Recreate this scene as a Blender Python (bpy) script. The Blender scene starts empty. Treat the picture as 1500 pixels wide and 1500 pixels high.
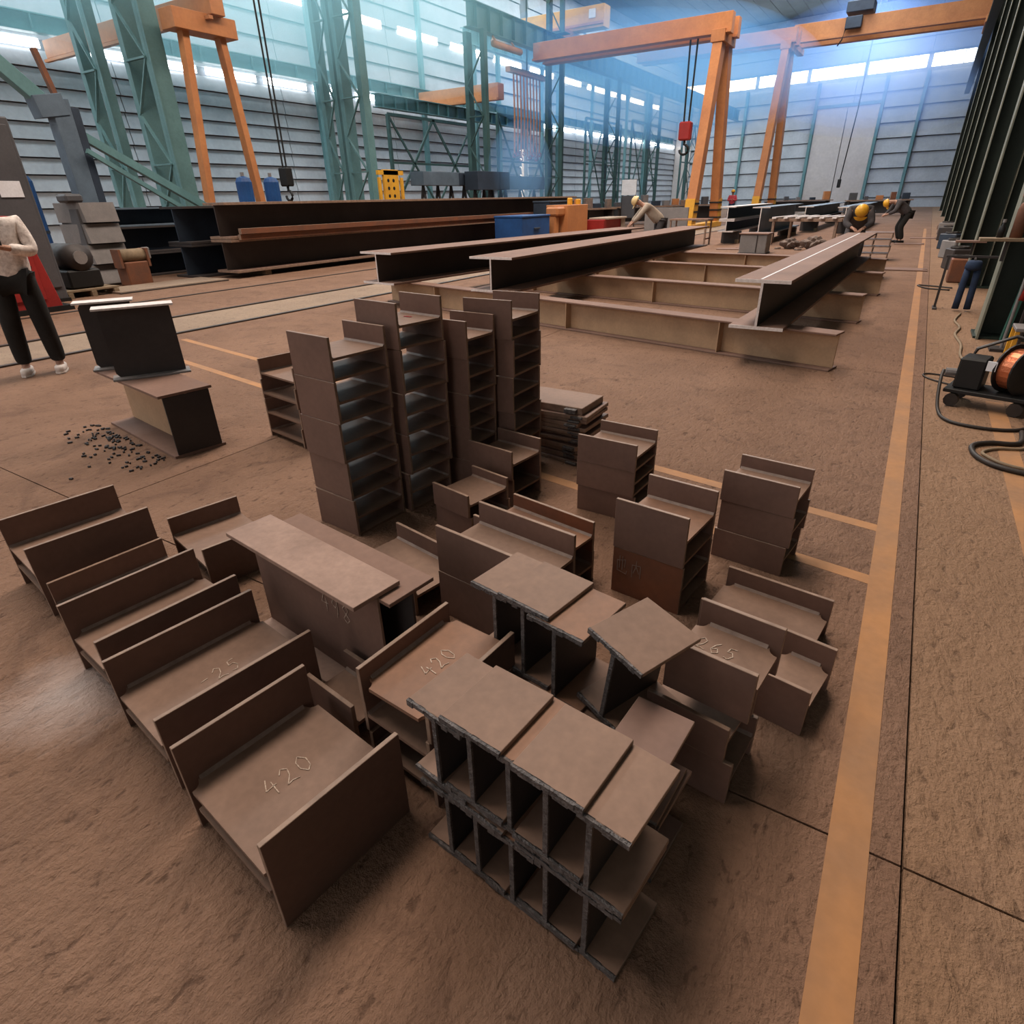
import bpy, bmesh, math, random
from mathutils import Vector, Matrix
random.seed(7)
PI = math.pi
R = math.radians
sc = bpy.context.scene
COL = sc.collection

# ------------------------------------------------------------------ camera
cd = bpy.data.cameras.new('camera'); cam = bpy.data.objects.new('camera', cd); COL.objects.link(cam)
sc.camera = cam
cd.sensor_width = 36; cd.lens = 872 / 1500 * 36; cd.clip_start = 0.05; cd.clip_end = 300
_p, _r, _y = R(27.7), R(-1.3), R(32.5)
_f = Vector((-math.sin(_y) * math.cos(_p), math.cos(_y) * math.cos(_p), -math.sin(_p)))
_ri = Vector((math.cos(_y), math.sin(_y), 0)); _u = _ri.cross(_f)
_r2 = _ri * math.cos(_r) + _u * math.sin(_r); _u2 = -_ri * math.sin(_r) + _u * math.cos(_r)
cam.matrix_world = Matrix(((_r2.x, _u2.x, -_f.x, 0), (_r2.y, _u2.y, -_f.y, 0), (_r2.z, _u2.z, -_f.z, 1.5), (0, 0, 0, 1)))

# ------------------------------------------------------------------ world, lights, exposure
w = bpy.data.worlds.new('world'); sc.world = w; w.use_nodes = True
bg = w.node_tree.nodes['Background']; bg.inputs[0].default_value = (1.0, 0.92, 0.87, 1); bg.inputs[1].default_value = 1.25

def area(name, loc, sx, sy, power, col, rot=(0, 0, 0)):
    l = bpy.data.lights.new(name, 'AREA'); l.shape = 'RECTANGLE'; l.size = sx; l.size_y = sy; l.energy = power; l.color = col
    o = bpy.data.objects.new(name, l); o.location = loc; o.rotation_euler = rot; COL.objects.link(o); return o
# rows of roof skylights over the main aisle and over the far bay
area('roof_skylight_lamp', (-7.0, 17, 15.6), 4.0, 40, 7600, (1.0, 0.84, 0.71))
area('roof_skylight_lamp', (-7.0, 58, 15.6), 4.0, 40, 5800, (0.80, 0.90, 1.0))
area('roof_skylight_lamp', (-23.5, 36, 15.6), 4.0, 88, 11000, (0.82, 0.94, 1.0))
sc.view_settings.view_transform = 'Standard'; sc.view_settings.look = 'None'
sc.view_settings.exposure = 0.0; sc.view_settings.gamma = 1.0; sc.view_settings.use_curve_mapping = False
sc.cycles.use_denoising = True
sc.cycles.max_bounces = 6; sc.cycles.diffuse_bounces = 3; sc.cycles.glossy_bounces = 2; sc.cycles.volume_bounces = 2

# ------------------------------------------------------------------ materials
MATS = {}
def mat(name, col, col2=None, rough=0.6, metal=0.0, scale=3.0, fine=40.0, bump=0.15, mix=0.5, detail=6, emit=None, estr=0, spec=0.3, coord='Object', alpha=None):
    m = bpy.data.materials.new(name); m.use_nodes = True; nt = m.node_tree; N = nt.nodes; L = nt.links
    b = N['Principled BSDF']; b.inputs['Roughness'].default_value = rough; b.inputs['Metallic'].default_value = metal
    b.inputs['Specular IOR Level'].default_value = spec
    MATS[name] = m
    if emit:
        b.inputs['Base Color'].default_value = (*col, 1)
        b.inputs['Emission Color'].default_value = (*emit, 1); b.inputs['Emission Strength'].default_value = estr
        return m
    if col2 is None: col2 = tuple(c * 0.72 for c in col)
    tc = N.new('ShaderNodeTexCoord'); oi = N.new('ShaderNodeObjectInfo'); ad = N.new('ShaderNodeVectorMath'); ad.operation = 'ADD'
    mu = N.new('ShaderNodeMath'); mu.operation = 'MULTIPLY'; mu.inputs[1].default_value = 37.0
    L.new(oi.outputs['Random'], mu.inputs[0])
    L.new(tc.outputs[coord], ad.inputs[0]); L.new(mu.outputs[0], ad.inputs[1])
    n1 = N.new('ShaderNodeTexNoise'); n1.inputs['Scale'].default_value = scale; n1.inputs['Detail'].default_value = detail; n1.inputs['Roughness'].default_value = 0.65
    L.new(ad.outputs[0], n1.inputs['Vector'])
    cr = N.new('ShaderNodeValToRGB'); cr.color_ramp.elements[0].position = 0.5 - mix * 0.4; cr.color_ramp.elements[1].position = 0.5 + mix * 0.4
    cr.color_ramp.elements[0].color = (*col2, 1); cr.color_ramp.elements[1].color = (*col, 1)
    L.new(n1.outputs[0], cr.inputs[0])
    n2 = N.new('ShaderNodeTexNoise'); n2.inputs['Scale'].default_value = fine; n2.inputs['Detail'].default_value = 4
    L.new(ad.outputs[0], n2.inputs['Vector'])
    hs = N.new('ShaderNodeHueSaturation'); mr = N.new('ShaderNodeMapRange'); mr.inputs[3].default_value = 0.86; mr.inputs[4].default_value = 1.14
    L.new(n2.outputs[0], mr.inputs[0]); L.new(mr.outputs[0], hs.inputs['Value']); L.new(cr.outputs[0], hs.inputs['Color'])
    L.new(hs.outputs[0], b.inputs['Base Color'])
    if bump:
        bp = N.new('ShaderNodeBump'); bp.inputs['Strength'].default_value = bump; bp.inputs['Distance'].default_value = 0.01
        L.new(n2.outputs[0], bp.inputs['Height']); L.new(bp.outputs[0], b.inputs['Normal'])
    return m

mat('flange', (0.190, 0.110, 0.084), (0.132, 0.078, 0.062), rough=0.55, spec=0.25, bump=0.05, scale=2.2)
mat('rust_flange', (0.215, 0.080, 0.040), (0.120, 0.062, 0.044), rough=0.6, spec=0.2, bump=0.05, scale=3)
mat('web', (0.235, 0.144, 0.102), (0.165, 0.100, 0.071), rough=0.6, spec=0.25, bump=0.05, scale=2.5)
mat('rust_web', (0.250, 0.128, 0.075), (0.170, 0.095, 0.065), rough=0.6, spec=0.25, bump=0.05, scale=2.5)
mat('dark_steel', (0.050, 0.042, 0.041), (0.033, 0.028, 0.028), rough=0.5, spec=0.3, bump=0.05, scale=2)
mat('beam_web', (0.050, 0.038, 0.034), (0.030, 0.023, 0.021), rough=0.55, spec=0.25, bump=0.04, scale=1.0)
mat('pale_top', (0.335, 0.222, 0.175), (0.240, 0.155, 0.120), rough=0.6, spec=0.2, bump=0.06, scale=5)  # paler steel tone for both flanges of the long upright offcut
mat('beam_top', (0.235, 0.145, 0.112), (0.165, 0.100, 0.078), rough=0.7, spec=0.15, bump=0.04, scale=1.2)
mat('steel_edge', (0.30, 0.20, 0.145), (0.17, 0.11, 0.08), rough=0.5, scale=14, bump=0.1)
mat('cut_edge', (0.75, 0.68, 0.66), (0.55, 0.49, 0.47), rough=0.5, metal=0.0, scale=30, bump=0.1)
mat('slag', (0.165, 0.145, 0.140), (0.045, 0.040, 0.040), rough=0.45, metal=0.2, scale=60, fine=160, bump=0.8)
mat('rest_web', (0.500, 0.325, 0.195), (0.300, 0.195, 0.122), rough=0.65, scale=1.4, bump=0.05)
mat('weld', (0.26, 0.19, 0.155), (0.19, 0.13, 0.105), rough=0.5, scale=20, bump=0.3)
mat('chalk', (0.52, 0.42, 0.34), (0.28, 0.20, 0.15), rough=0.9, scale=90, bump=0, mix=0.25)
mat('red_chalk', (0.35, 0.02, 0.03), rough=0.9, scale=90, bump=0)
mat('teal', (0.135, 0.260, 0.270), (0.085, 0.175, 0.185), rough=0.5, scale=1.0, fine=20, bump=0.03)
mat('teal_dark', (0.050, 0.105, 0.100), (0.030, 0.065, 0.062), rough=0.5, scale=1.0, fine=20, bump=0.03)
mat('green_dark', (0.030, 0.048, 0.040), (0.016, 0.026, 0.022), rough=0.45, scale=0.8, fine=20, bump=0.03, spec=0.25)
mat('green_edge', (0.24, 0.24, 0.19), (0.13, 0.14, 0.11), rough=0.5, scale=2, bump=0.03)
mat('green_mid', (0.030, 0.105, 0.080), (0.018, 0.06, 0.048), rough=0.5, scale=2, bump=0.03)
mat('wall_panel', (0.42, 0.43, 0.45), (0.30, 0.315, 0.335), rough=0.6, scale=0.5, fine=6, bump=0.02)
mat('wall_trim', (0.16, 0.17, 0.19), rough=0.6, scale=1, bump=0)
mat('roof', (0.16, 0.20, 0.22), rough=0.7, scale=0.3, bump=0)
mat('orange', (0.52, 0.215, 0.080), (0.39, 0.150, 0.060), rough=0.5, scale=1.2, fine=12, bump=0.02)
mat('yellow', (0.72, 0.37, 0.03), (0.55, 0.26, 0.03), rough=0.5, scale=3, bump=0.02)
mat('black', (0.014, 0.013, 0.013), (0.009, 0.009, 0.009), rough=0.5, scale=5, bump=0.02)
mat('rubber', (0.035, 0.026, 0.022), (0.02, 0.016, 0.014), rough=0.55, scale=8, bump=0.05)
mat('blue', (0.020, 0.085, 0.26), (0.012, 0.05, 0.16), rough=0.5, scale=2, bump=0.02)
mat('blue_grey', (0.115, 0.155, 0.200), (0.07, 0.095, 0.125), rough=0.5, scale=1.5, bump=0.02)
mat('navy', (0.035, 0.050, 0.075), (0.022, 0.03, 0.045), rough=0.5, scale=1.5, bump=0.02)
mat('red', (0.36, 0.028, 0.025), (0.24, 0.02, 0.018), rough=0.5, scale=2, bump=0.02)
mat('cabinet', (0.095, 0.092, 0.098), (0.065, 0.064, 0.07), rough=0.55, scale=1.2, bump=0.02)
mat('grey_metal', (0.24, 0.22, 0.215), (0.16, 0.15, 0.148), rough=0.5, scale=2, bump=0.03)
mat('door_white', (0.54, 0.48, 0.45), (0.45, 0.395, 0.37), rough=0.55, scale=0.4, fine=5, bump=0.01)
mat('paper', (0.75, 0.76, 0.80), (0.66, 0.67, 0.70), rough=0.8, scale=4, bump=0)
mat('copper', (0.62, 0.19, 0.085), (0.40, 0.11, 0.05), rough=0.3, metal=0.6, scale=10, fine=90, bump=0.3)
mat('wood', (0.26, 0.19, 0.12), (0.16, 0.115, 0.075), rough=0.8, scale=5, bump=0.1)
mat('sack', (0.235, 0.180, 0.155), (0.12, 0.09, 0.078), rough=0.9, scale=6, bump=0.4)
mat('skin', (0.42, 0.235, 0.165), (0.34, 0.185, 0.13), rough=0.6, scale=8, bump=0.02)
mat('jacket_white', (0.88, 0.80, 0.75), (0.52, 0.44, 0.40), rough=0.9, scale=16, mix=0.28, bump=0.2)
mat('cloth_black', (0.020, 0.018, 0.017), (0.012, 0.011, 0.010), rough=0.9, scale=9, bump=0.2)
mat('cloth_cream', (0.40, 0.33, 0.27), (0.30, 0.24, 0.19), rough=0.9, scale=9, bump=0.2)
mat('cloth_grey', (0.080, 0.072, 0.075), (0.045, 0.040, 0.043), rough=0.9, scale=9, bump=0.2)
mat('cloth_blue', (0.028, 0.048, 0.100), (0.018, 0.03, 0.06), rough=0.9, scale=9, bump=0.2)
mat('cloth_red', (0.55, 0.07, 0.09), rough=0.9, scale=9, bump=0.2)
mat('shoe', (0.66, 0.59, 0.55), (0.5, 0.44, 0.41), rough=0.7, scale=9, bump=0.05)
mat('helmet', (0.74, 0.38, 0.03), (0.62, 0.30, 0.025), rough=0.35, scale=9, bump=0)
mat('helmet_pale', (0.70, 0.52, 0.26), (0.6, 0.43, 0.2), rough=0.35, scale=9, bump=0)
mat('hair', (0.012, 0.010, 0.009), rough=0.6, scale=30, bump=0.3)
mat('eye', (0.02, 0.015, 0.012), rough=0.2, scale=9, bump=0)
mat('chips', (0.050, 0.042, 0.040), rough=0.6, scale=9, bump=0.2)
mat('paint_line', (0.390, 0.190, 0.078), (0.285, 0.155, 0.082), rough=0.75, scale=2.2, fine=30, bump=0.08, mix=0.35, detail=9)
mat('rail_steel', (0.070, 0.055, 0.048), rough=0.45, metal=0.3, scale=4, bump=0.05)
mat('window_glass', (0.9, 0.95, 1.0), emit=(0.88, 0.95, 1.0), estr=11.0)
mat('daylight_gap', (0.9, 0.95, 1.0), emit=(0.80, 0.90, 1.0), estr=5.0)

def floor_mat(name, c1, c2, c3, dust=None):
    m = bpy.data.materials.new(name); m.use_nodes = True; nt = m.node_tree; N = nt.nodes; L = nt.links
    b = N['Principled BSDF']; b.inputs['Roughness'].default_value = 0.85; b.inputs['Specular IOR Level'].default_value = 0.18
    geo = N.new('ShaderNodeNewGeometry')
    def noise(s, d, r=0.6, dist=0.0):
        n = N.new('ShaderNodeTexNoise'); n.inputs['Scale'].default_value = s; n.inputs['Detail'].default_value = d; n.inputs['Roughness'].default_value = r
        n.inputs['Distortion'].default_value = dist; L.new(geo.outputs['Position'], n.inputs['Vector']); return n
    def ramp(src, p0, p1, a, bb):
        cr = N.new('ShaderNodeValToRGB'); cr.color_ramp.elements[0].position = p0; cr.color_ramp.elements[1].position = p1
        cr.color_ramp.elements[0].color = (*a, 1); cr.color_ramp.elements[1].color = (*bb, 1); L.new(src, cr.inputs[0]); return cr
    def mix(fac, a, bb):
        mx = N.new('ShaderNodeMix'); mx.data_type = 'RGBA'; L.new(fac, mx.inputs[0]); L.new(a, mx.inputs[6]); L.new(bb, mx.inputs[7]); return mx.outputs[2]
    vs = N.new('ShaderNodeVectorMath'); vs.operation = 'MULTIPLY'; vs.inputs[1].default_value = (1.0, 0.5, 1.0); L.new(geo.outputs['Position'], vs.inputs[0])
    big = noise(0.7, 8, 0.7, 0.4); med = noise(6, 6, 0.65); fine = noise(55, 5, 0.7); pit = noise(26, 4, 0.6, 0.4); L.new(vs.outputs[0], pit.inputs['Vector'])
    scuff = noise(2.6, 9, 0.72, 1.2)
    base = ramp(big.outputs[0], 0.34, 0.66, c2, c1).outputs[0]
    third = N.new('ShaderNodeRGB'); third.outputs[0].default_value = (*c3, 1)
    f1 = ramp(scuff.outputs[0], 0.52, 0.70, (0, 0, 0), (0.75, 0.75, 0.75)).outputs[0]
    c = mix(f1, base, third.outputs[0])
    dark = N.new('ShaderNodeRGB'); dark.outputs[0].default_value = (c2[0] * 0.42, c2[1] * 0.40, c2[2] * 0.40, 1)
    f2 = ramp(pit.outputs[0], 0.60, 0.67, (0, 0, 0), (0.62, 0.62, 0.62)).outputs[0]
    c = mix(f2, c, dark.outputs[0])
    hs = N.new('ShaderNodeHueSaturation'); mr = N.new('ShaderNodeMapRange'); mr.inputs[3].default_value = 0.78; mr.inputs[4].default_value = 1.22
    L.new(fine.outputs[0], mr.inputs[0]); L.new(mr.outputs[0], hs.inputs['Value']); L.new(c, hs.inputs['Color']); c = hs.outputs[0]
    if dust:   # spilled pale powder at one spot
        sub = N.new('ShaderNodeVectorMath'); sub.operation = 'SUBTRACT'; sub.inputs[1].default_value = (dust[0], dust[1], 0)
        L.new(geo.outputs['Position'], sub.inputs[0])
        ln = N.new('ShaderNodeVectorMath'); ln.operation = 'LENGTH'; L.new(sub.outputs[0], ln.inputs[0])
        ma = N.new('ShaderNodeMath'); ma.operation = 'MULTIPLY_ADD'; L.new(med.outputs[0], ma.inputs[0]); ma.inputs[1].default_value = 0.24; L.new(ln.outputs['Value'], ma.inputs[2])
        fd = ramp(ma.outputs[0], 0.14, 0.40, (0.62, 0.62, 0.62), (0, 0, 0)).outputs[0]
        pw = N.new('ShaderNodeRGB'); pw.outputs[0].default_value = (0.62, 0.53, 0.50, 1)
        c = mix(fd, c, pw.outputs[0])
    L.new(c, b.inputs['Base Color'])
    a1 = N.new('ShaderNodeMath'); a1.operation = 'MULTIPLY_ADD'; L.new(med.outputs[0], a1.inputs[0]); a1.inputs[1].default_value = 1.2; L.new(fine.outputs[0], a1.inputs[2])
    a2 = N.new('ShaderNodeMath'); a2.operation = 'MULTIPLY_ADD'; L.new(pit.outputs[0], a2.inputs[0]); a2.inputs[1].default_value = -1.6; L.new(a1.outputs[0], a2.inputs[2])
    bp = N.new('ShaderNodeBump'); bp.inputs['Strength'].default_value = 0.75; bp.inputs['Distance'].default_value = 0.022
    L.new(a2.outputs[0], bp.inputs['Height']); L.new(bp.outputs[0], b.inputs['Normal'])
    MATS[name] = m
floor_mat('floor_near', (0.258, 0.152, 0.102), (0.186, 0.107, 0.071), (0.132, 0.076, 0.053), dust=(-2.16, 0.49))
floor_mat('floor_right', (0.305, 0.184, 0.114), (0.245, 0.146, 0.089), (0.188, 0.111, 0.073))
floor_mat('floor_plate', (0.330, 0.245, 0.180), (0.255, 0.185, 0.138), (0.200, 0.145, 0.112))

# ------------------------------------------------------------------ mesh helpers
class MB:
    def __init__(s): s.v = []; s.f = []; s.sm = False
    def add(s, vs, fs):
        n = len(s.v); s.v += [tuple(v) for v in vs]; s.f += [tuple(i + n for i in f) for f in fs]; return s
    def box(s, c, d, M=None):
        x, y, z = d[0] / 2, d[1] / 2, d[2] / 2
        vs = [Vector((a * x, b * y, e * z)) for e in (-1, 1) for b in (-1, 1) for a in (-1, 1)]
        if M: vs = [M @ v for v in vs]
        vs = [v + Vector(c) for v in vs]
        return s.add(vs, [(0, 2, 3, 1), (4, 5, 7, 6), (0, 1, 5, 4), (2, 6, 7, 3), (0, 4, 6, 2), (1, 3, 7, 5)])
    def span(s, a, b): return s.box([(a[i] + b[i]) / 2 for i in range(3)], [abs(b[i] - a[i]) for i in range(3)])
    def bar(s, p, q, wd, ht, up=(0, 0, 1)):
        p = Vector(p); q = Vector(q); d = q - p; ln = d.length; d.normalize(); up = Vector(up)
        if abs(d.dot(up)) > 0.98: up = Vector((0, 1, 0))
        sd = d.cross(up).normalized(); u2 = sd.cross(d)
        return s.box((p + q) / 2, (ln, wd, ht), Matrix((d, sd, u2)).transposed())
    def cyl(s, p, q, r, n=12, r2=None):
        p = Vector(p); q = Vector(q); r2 = r if r2 is None else r2; d = (q - p).normalized(); up = Vector((0, 0, 1)) if abs(d.z) < 0.9 else Vector((1, 0, 0))
        a = d.cross(up).normalized(); b = a.cross(d)
        cs = [(a * math.cos(2 * PI * i / n) + b * math.sin(2 * PI * i / n)) for i in range(n)]
        vs = [p + c * r for c in cs] + [q + c * r2 for c in cs]
        return s.add(vs, [(i, (i + 1) % n, n + (i + 1) % n, n + i) for i in range(n)] + [tuple(range(n - 1, -1, -1)), tuple(range(n, 2 * n))])
    def tube(s, pts, r, n=8):
        pts = [Vector(p) for p in pts]; rings = []
        for i, p in enumerate(pts):
            d = (pts[min(i + 1, len(pts) - 1)] - pts[max(i - 1, 0)]).normalized(); up = Vector((0, 0, 1)) if abs(d.z) < 0.95 else Vector((1, 0, 0))
            a = d.cross(up).normalized(); b = a.cross(d); rings.append([p + (a * math.cos(2 * PI * k / n) + b * math.sin(2 * PI * k / n)) * r for k in range(n)])
        vs = [v for rg in rings for v in rg]; m = len(rings)
        fs = [(i * n + k, i * n + (k + 1) % n, (i + 1) * n + (k + 1) % n, (i + 1) * n + k) for i in range(m - 1) for k in range(n)]
        return s.add(vs, fs + [tuple(range(n - 1, -1, -1)), tuple(range((m - 1) * n, m * n))])
    def prism(s, poly, z0, z1, M=None):
        n = len(poly); vs = [Vector((x, y, z0)) for x, y in poly] + [Vector((x, y, z1)) for x, y in poly]
        if M: vs = [M @ v for v in vs]
        return s.add(vs, [tuple(range(n - 1, -1, -1)), tuple(range(n, 2 * n))] + [(i, (i + 1) % n, n + (i + 1) % n, n + i) for i in range(n)])
    def lathe(s, prof, n=16, c=(0, 0, 0), M=None):
        vs = []
        for r, z in prof:
            for k in range(n):
                v = Vector((r * math.cos(2 * PI * k / n), r * math.sin(2 * PI * k / n), z))
                vs.append((M @ v if M else v) + Vector(c))
        m = len(prof)
        fs = [(i * n + k, i * n + (k + 1) % n, (i + 1) * n + (k + 1) % n, (i + 1) * n + k) for i in range(m - 1) for k in range(n)]
        return s.add(vs, fs + [tuple(range(n - 1, -1, -1)), tuple(range((m - 1) * n, m * n))])
    def mesh(s, name, m, bevel=0.0, smooth=False):
        me = bpy.data.meshes.new(name); me.from_pydata(s.v, [], s.f)
        if bevel:
            bm = bmesh.new(); bm.from_mesh(me)
            bmesh.ops.bevel(bm, geom=list(bm.edges), offset=bevel, segments=1, affect='EDGES', clamp_overlap=True)
            bm.to_mesh(me); bm.free()
        me.materials.append(MATS[m])
        if smooth: me.polygons.foreach_set('use_smooth', [True] * len(me.polygons))
        me.update(); return me
    def build(s, name, m, parent=None, bevel=0.0, smooth=False, loc=None, rot=None):
        return link(name, s.mesh(name, m, bevel, smooth), parent, loc, rot)

def link(name, me, parent=None, loc=None, rot=None):
    o = bpy.data.objects.new(name, me); COL.objects.link(o)
    if parent is not None: o.parent = parent
    if loc is not None: o.location = loc
    if rot is not None: o.rotation_euler = rot
    return o
def tag(o, label=None, cat=None, group=None, kind=None):
    if label: o['label'] = label
    if cat: o['category'] = cat
    if group: o['group'] = group
    if kind: o['kind'] = kind
    return o
def thing(name, label, cat, loc=(0, 0, 0), rz=0.0, group=None, rot=None):
    o = link(name, None, None, loc, rot or (0, 0, rz)); return tag(o, label, cat, group)
def struct(name, label=None):
    o = link(name, None); o['kind'] = 'structure'
    if label: o['label'] = label
    return o
_plates = {}
EDGED = ('flange', 'rust_flange', 'web', 'rust_web')
def plate(name, parent, c, d, m, bevel=0.0012, rot=None):
    k = (tuple(round(x, 4) for x in d), m, bevel)
    if k not in _plates:
        me = MB().box((0, 0, 0), d).mesh('plate', m, bevel)
        if m in EDGED:
            ax = min(range(3), key=lambda i: d[i]); me.materials.append(MATS['steel_edge'])
            for p in me.polygons:
                if abs(p.normal[ax]) < 0.9: p.material_index = 1
        _plates[k] = me
    return link(name, _plates[k], parent, c, rot)

# ------------------------------------------------------------------ setting: floor
fl = struct('floor', 'dusty brown concrete floor of the workshop')
MB().span((-34, -24, -0.20), (3.2, 90, -0.03)).build('sub_floor', 'rail_steel', fl)
xs = [-34, -12.4, -9.42, -8.12, -3.64, 0.325, 3.2]
ys = [-24, -9, -3.95, 1.27, 6.5, 11.7, 17, 22.2, 28, 36, 46, 58, 72, 90]
for i in range(len(xs) - 1):
    for j in range(len(ys) - 1):
        if xs[i] < -9 and xs[i + 1] < -9.3 and j % 2: pass
        m = 'floor_right' if i == 5 else ('floor_plate' if i == 2 else 'floor_near')
        gp = 0.0035
        MB().span((xs[i] + gp, ys[j] + gp, -0.03), (xs[i + 1] - gp, ys[j + 1] - gp, 0)).build('slab', m, fl)
def ground_line(x0, y0, x1, y1, wd, name='painted_line', m='paint_line', h=0.0008):
    a = math.atan2(y1 - y0, x1 - x0); ln = math.hypot(x1 - x0, y1 - y0)
    MB().box((0, 0, h / 2), (ln, wd, h)).build(name, m, fl, loc=((x0 + x1) / 2, (y0 + y1) / 2, 0), rot=(0, 0, a))
ground_line(0.215, -2, 0.10, 34, 0.095, h=0.0016)
ground_line(0.80, 2.0, 0.80, 5.9, 0.115)
ground_line(0.165, 3.17, -7.7, 4.36, 0.075)
ground_line(0.175, 2.64, -6.8, 3.68, 0.075)
for x, hgt in ((-8.12, 0.018), (-9.42, 0.018), (-11.6, 0.012)):
    MB().span((x - 0.035, -24, 0.0), (x + 0.035, 78, hgt)).build('crane_rail', 'rail_steel', fl)

# ------------------------------------------------------------------ setting: walls and roof
wl = struct('wall_left', 'pale grey horizontally panelled side wall with ribbon windows')
def wall_rows(parent, x0, x1, zs, place):
    for z0, z1 in zs: place(parent, x0, x1, z0, z1)
rows = [(0.0, 1.0)] + [(1.0 + 0.556 * k, 1.0 + 0.556 * (k + 1)) for k in range(10)] + [(6.86, 7.5)] + [(7.5 + 0.9 * k, 8.4 + 0.9 * k) for k in range(10)]
bays = [(-24, 0), (0, 8), (8, 16), (16, 24), (24, 32), (32, 40), (40, 46.6), (47.7, 56), (56, 66), (66, 84)]
for z0, z1 in rows:
    for a, b in bays:
        o = MB(); o.add([(-28.0, a + .02, z0), (-28.0, b - .02, z0), (-28.09, b - .02, z1 - .04), (-28.09, a + .02, z1 - .04), (-28.2, a + .02, z0), (-28.2, b - .02, z0), (-28.2, b - .02, z1 - .04), (-28.2, a + .02, z1 - .04)],
                    [(0, 1, 2, 3), (5, 4, 7, 6), (0, 4, 5, 1), (3, 2, 6, 7), (0, 3, 7, 4), (1, 5, 6, 2)])
        o.build('wall_panel', 'wall_panel', wl)
MB().span((-28.5, -24, 0), (-28.2, 46.6, 17.4)).build('wall_backing', 'wall_trim', wl)
MB().span((-28.5, 47.7, 0), (-28.2, 84, 17.4)).build('wall_backing', 'wall_trim', wl)
MB().span((-28.5, 46.6, 5.0), (-28.2, 47.7, 17.4)).build('wall_backing', 'wall_trim', wl)
o = MB().span((-28.9, 46.5, 0.0), (-28.8, 47.8, 5.1)).build('door_2', 'daylight_gap'); o['kind'] = 'structure'; o['label'] = 'tall narrow doorway glowing with daylight'
wn = struct('window_1', 'bright ribbon window along the side wall')
y = -22.0
while y < 82:
    ln = 2.55 if int(y) % 3 else 1.2
    MB().span((-28.02, y, 6.57), (-27.96, y + ln, 6.84)).build('pane', 'window_glass', wn)
    y += ln + 0.45
wn3 = struct('window_3', 'second bright ribbon window high on the side wall')
for k in range(14):
    MB().span((-28.06, 8 + k * 5.0, 10.0), (-27.98, 8 + k * 5.0 + 3.6, 10.35)).build('pane', 'window_glass', wn3)

# end wall runs slightly askew to the side walls
EA = math.atan2(-0.15, 1.0)
we = link('wall_end', None, None, (-6.0, 80.0, 0), (0, 0, EA)); we['kind'] = 'structure'; we['label'] = 'far end wall of pale grey horizontal panels'
X0, X1 = -24.0, 9.5
erows = [(0, 0.95)] + [(0.95 + 1.32 * k, 0.95 + 1.32 * (k + 1)) for k in range(8)] + [(12.9, 14.2), (14.2, 15.5), (15.5, 17.4)]
for z0, z1 in erows:
    segs = [(X0, -6.6), (-6.6, -0.0 - 6.2 + 0.25), (0.35, X1)] if z1 < 10 else [(X0, -11), (-11, -3), (-3, 3), (3, X1)]
    segs = [(X0, -14), (-14, -6.35), (-0.35, X1)] if z1 < 9.4 else [(X0, -11), (-11, -3), (-3, 3), (3, X1)]
    for a, b in segs:
        o = MB(); o.add([(a + .02, 0, z0), (b - .02, 0, z0), (b - .02, 0.16, z1 - .07), (a + .02, 0.16, z1 - .07), (a + .02, 0.3, z0), (b - .02, 0.3, z0), (b - .02, 0.3, z1 - .07), (a + .02, 0.3, z1 - .07)],
                    [(0, 1, 2, 3), (5, 4, 7, 6), (0, 4, 5, 1), (3, 2, 6, 7), (0, 3, 7, 4), (1, 5, 6, 2)])
        o.build('wall_panel', 'wall_panel', we)
MB().span((X0, 0.3, 0), (X1, 0.6, 17.4)).build('wall_backing', 'wall_trim', we)
MB().span((X0, -0.05, 12.78), (X1, 0.1, 12.95)).build('lintel', 'blue_grey', we)
for x in (-14, -6.5, -0.2, 3.2): MB().span((x - 0.14, -0.25, 0), (x + 0.14, 0.0, 11.5)).build('wall_post', 'teal', we)
d1 = link('door_1', None, we, (-3.35, 0.05, 0)); d1['kind'] = 'structure'; d1['label'] = 'tall pale double door in the far end wall'
for a, b in ((-2.95, -0.04), (0.04, 2.95)):
    MB().span((a, -0.12, 0.15), (b, 0.05, 9.2)).build('door_leaf', 'door_white', d1)
MB().span((-3.25, -0.2, 0), (-2.98, 0.1, 9.5)).build('door_frame', 'teal', d1)
MB().span((2.98, -0.2, 0), (3.25, 0.1, 9.5)).build('door_frame', 'teal', d1)
MB().span((-3.25, -0.2, 9.22), (3.25, 0.1, 9.5)).build('door_frame', 'teal', d1)
d3 = link('door_3', None, we, (-21.2, -0.02, 0)); d3['kind'] = 'structure'; d3['label'] = 'narrow tall white door at the corner of the end wall'
MB().span((-1.0, -0.15, 0.2), (0.42, 0.0, 9.2)).build('door_leaf', 'door_white', d3); MB().span((0.46, -0.15, 0.2), (1.0, 0.0, 9.2)).build('door_leaf', 'door_white', d3)
wn2 = link('window_2', None, we, (0, -0.02, 0)); wn2['kind'] = 'structure'; wn2['label'] = 'bright ribbon window high in the far end wall'
x = X0 + 0.3
k = 0
while x < X1 - 3.6:
    MB().span((x, -0.06, 11.75), (x + 0.75, 0.0, 12.75)).build('pane', 'window_glass', wn2)
    x += 0.84 + (0.35 if k % 6 == 5 else 0); k += 1

wr = struct('wall_right', 'dark green side wall beside the aisle')
MB().span((2.4, -10, 0), (2.6, 82, 17.4)).build('wall_backing', 'green_dark', wr)
rf = struct('ceiling', 'corrugated roof above the workshop')
for k in range(24):
    a = -28.6 + k * 1.3
    MB().span((a, -24, 17.4), (a + 1.24, 84, 17.5)).build('roof_sheet', 'roof', rf)

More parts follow.
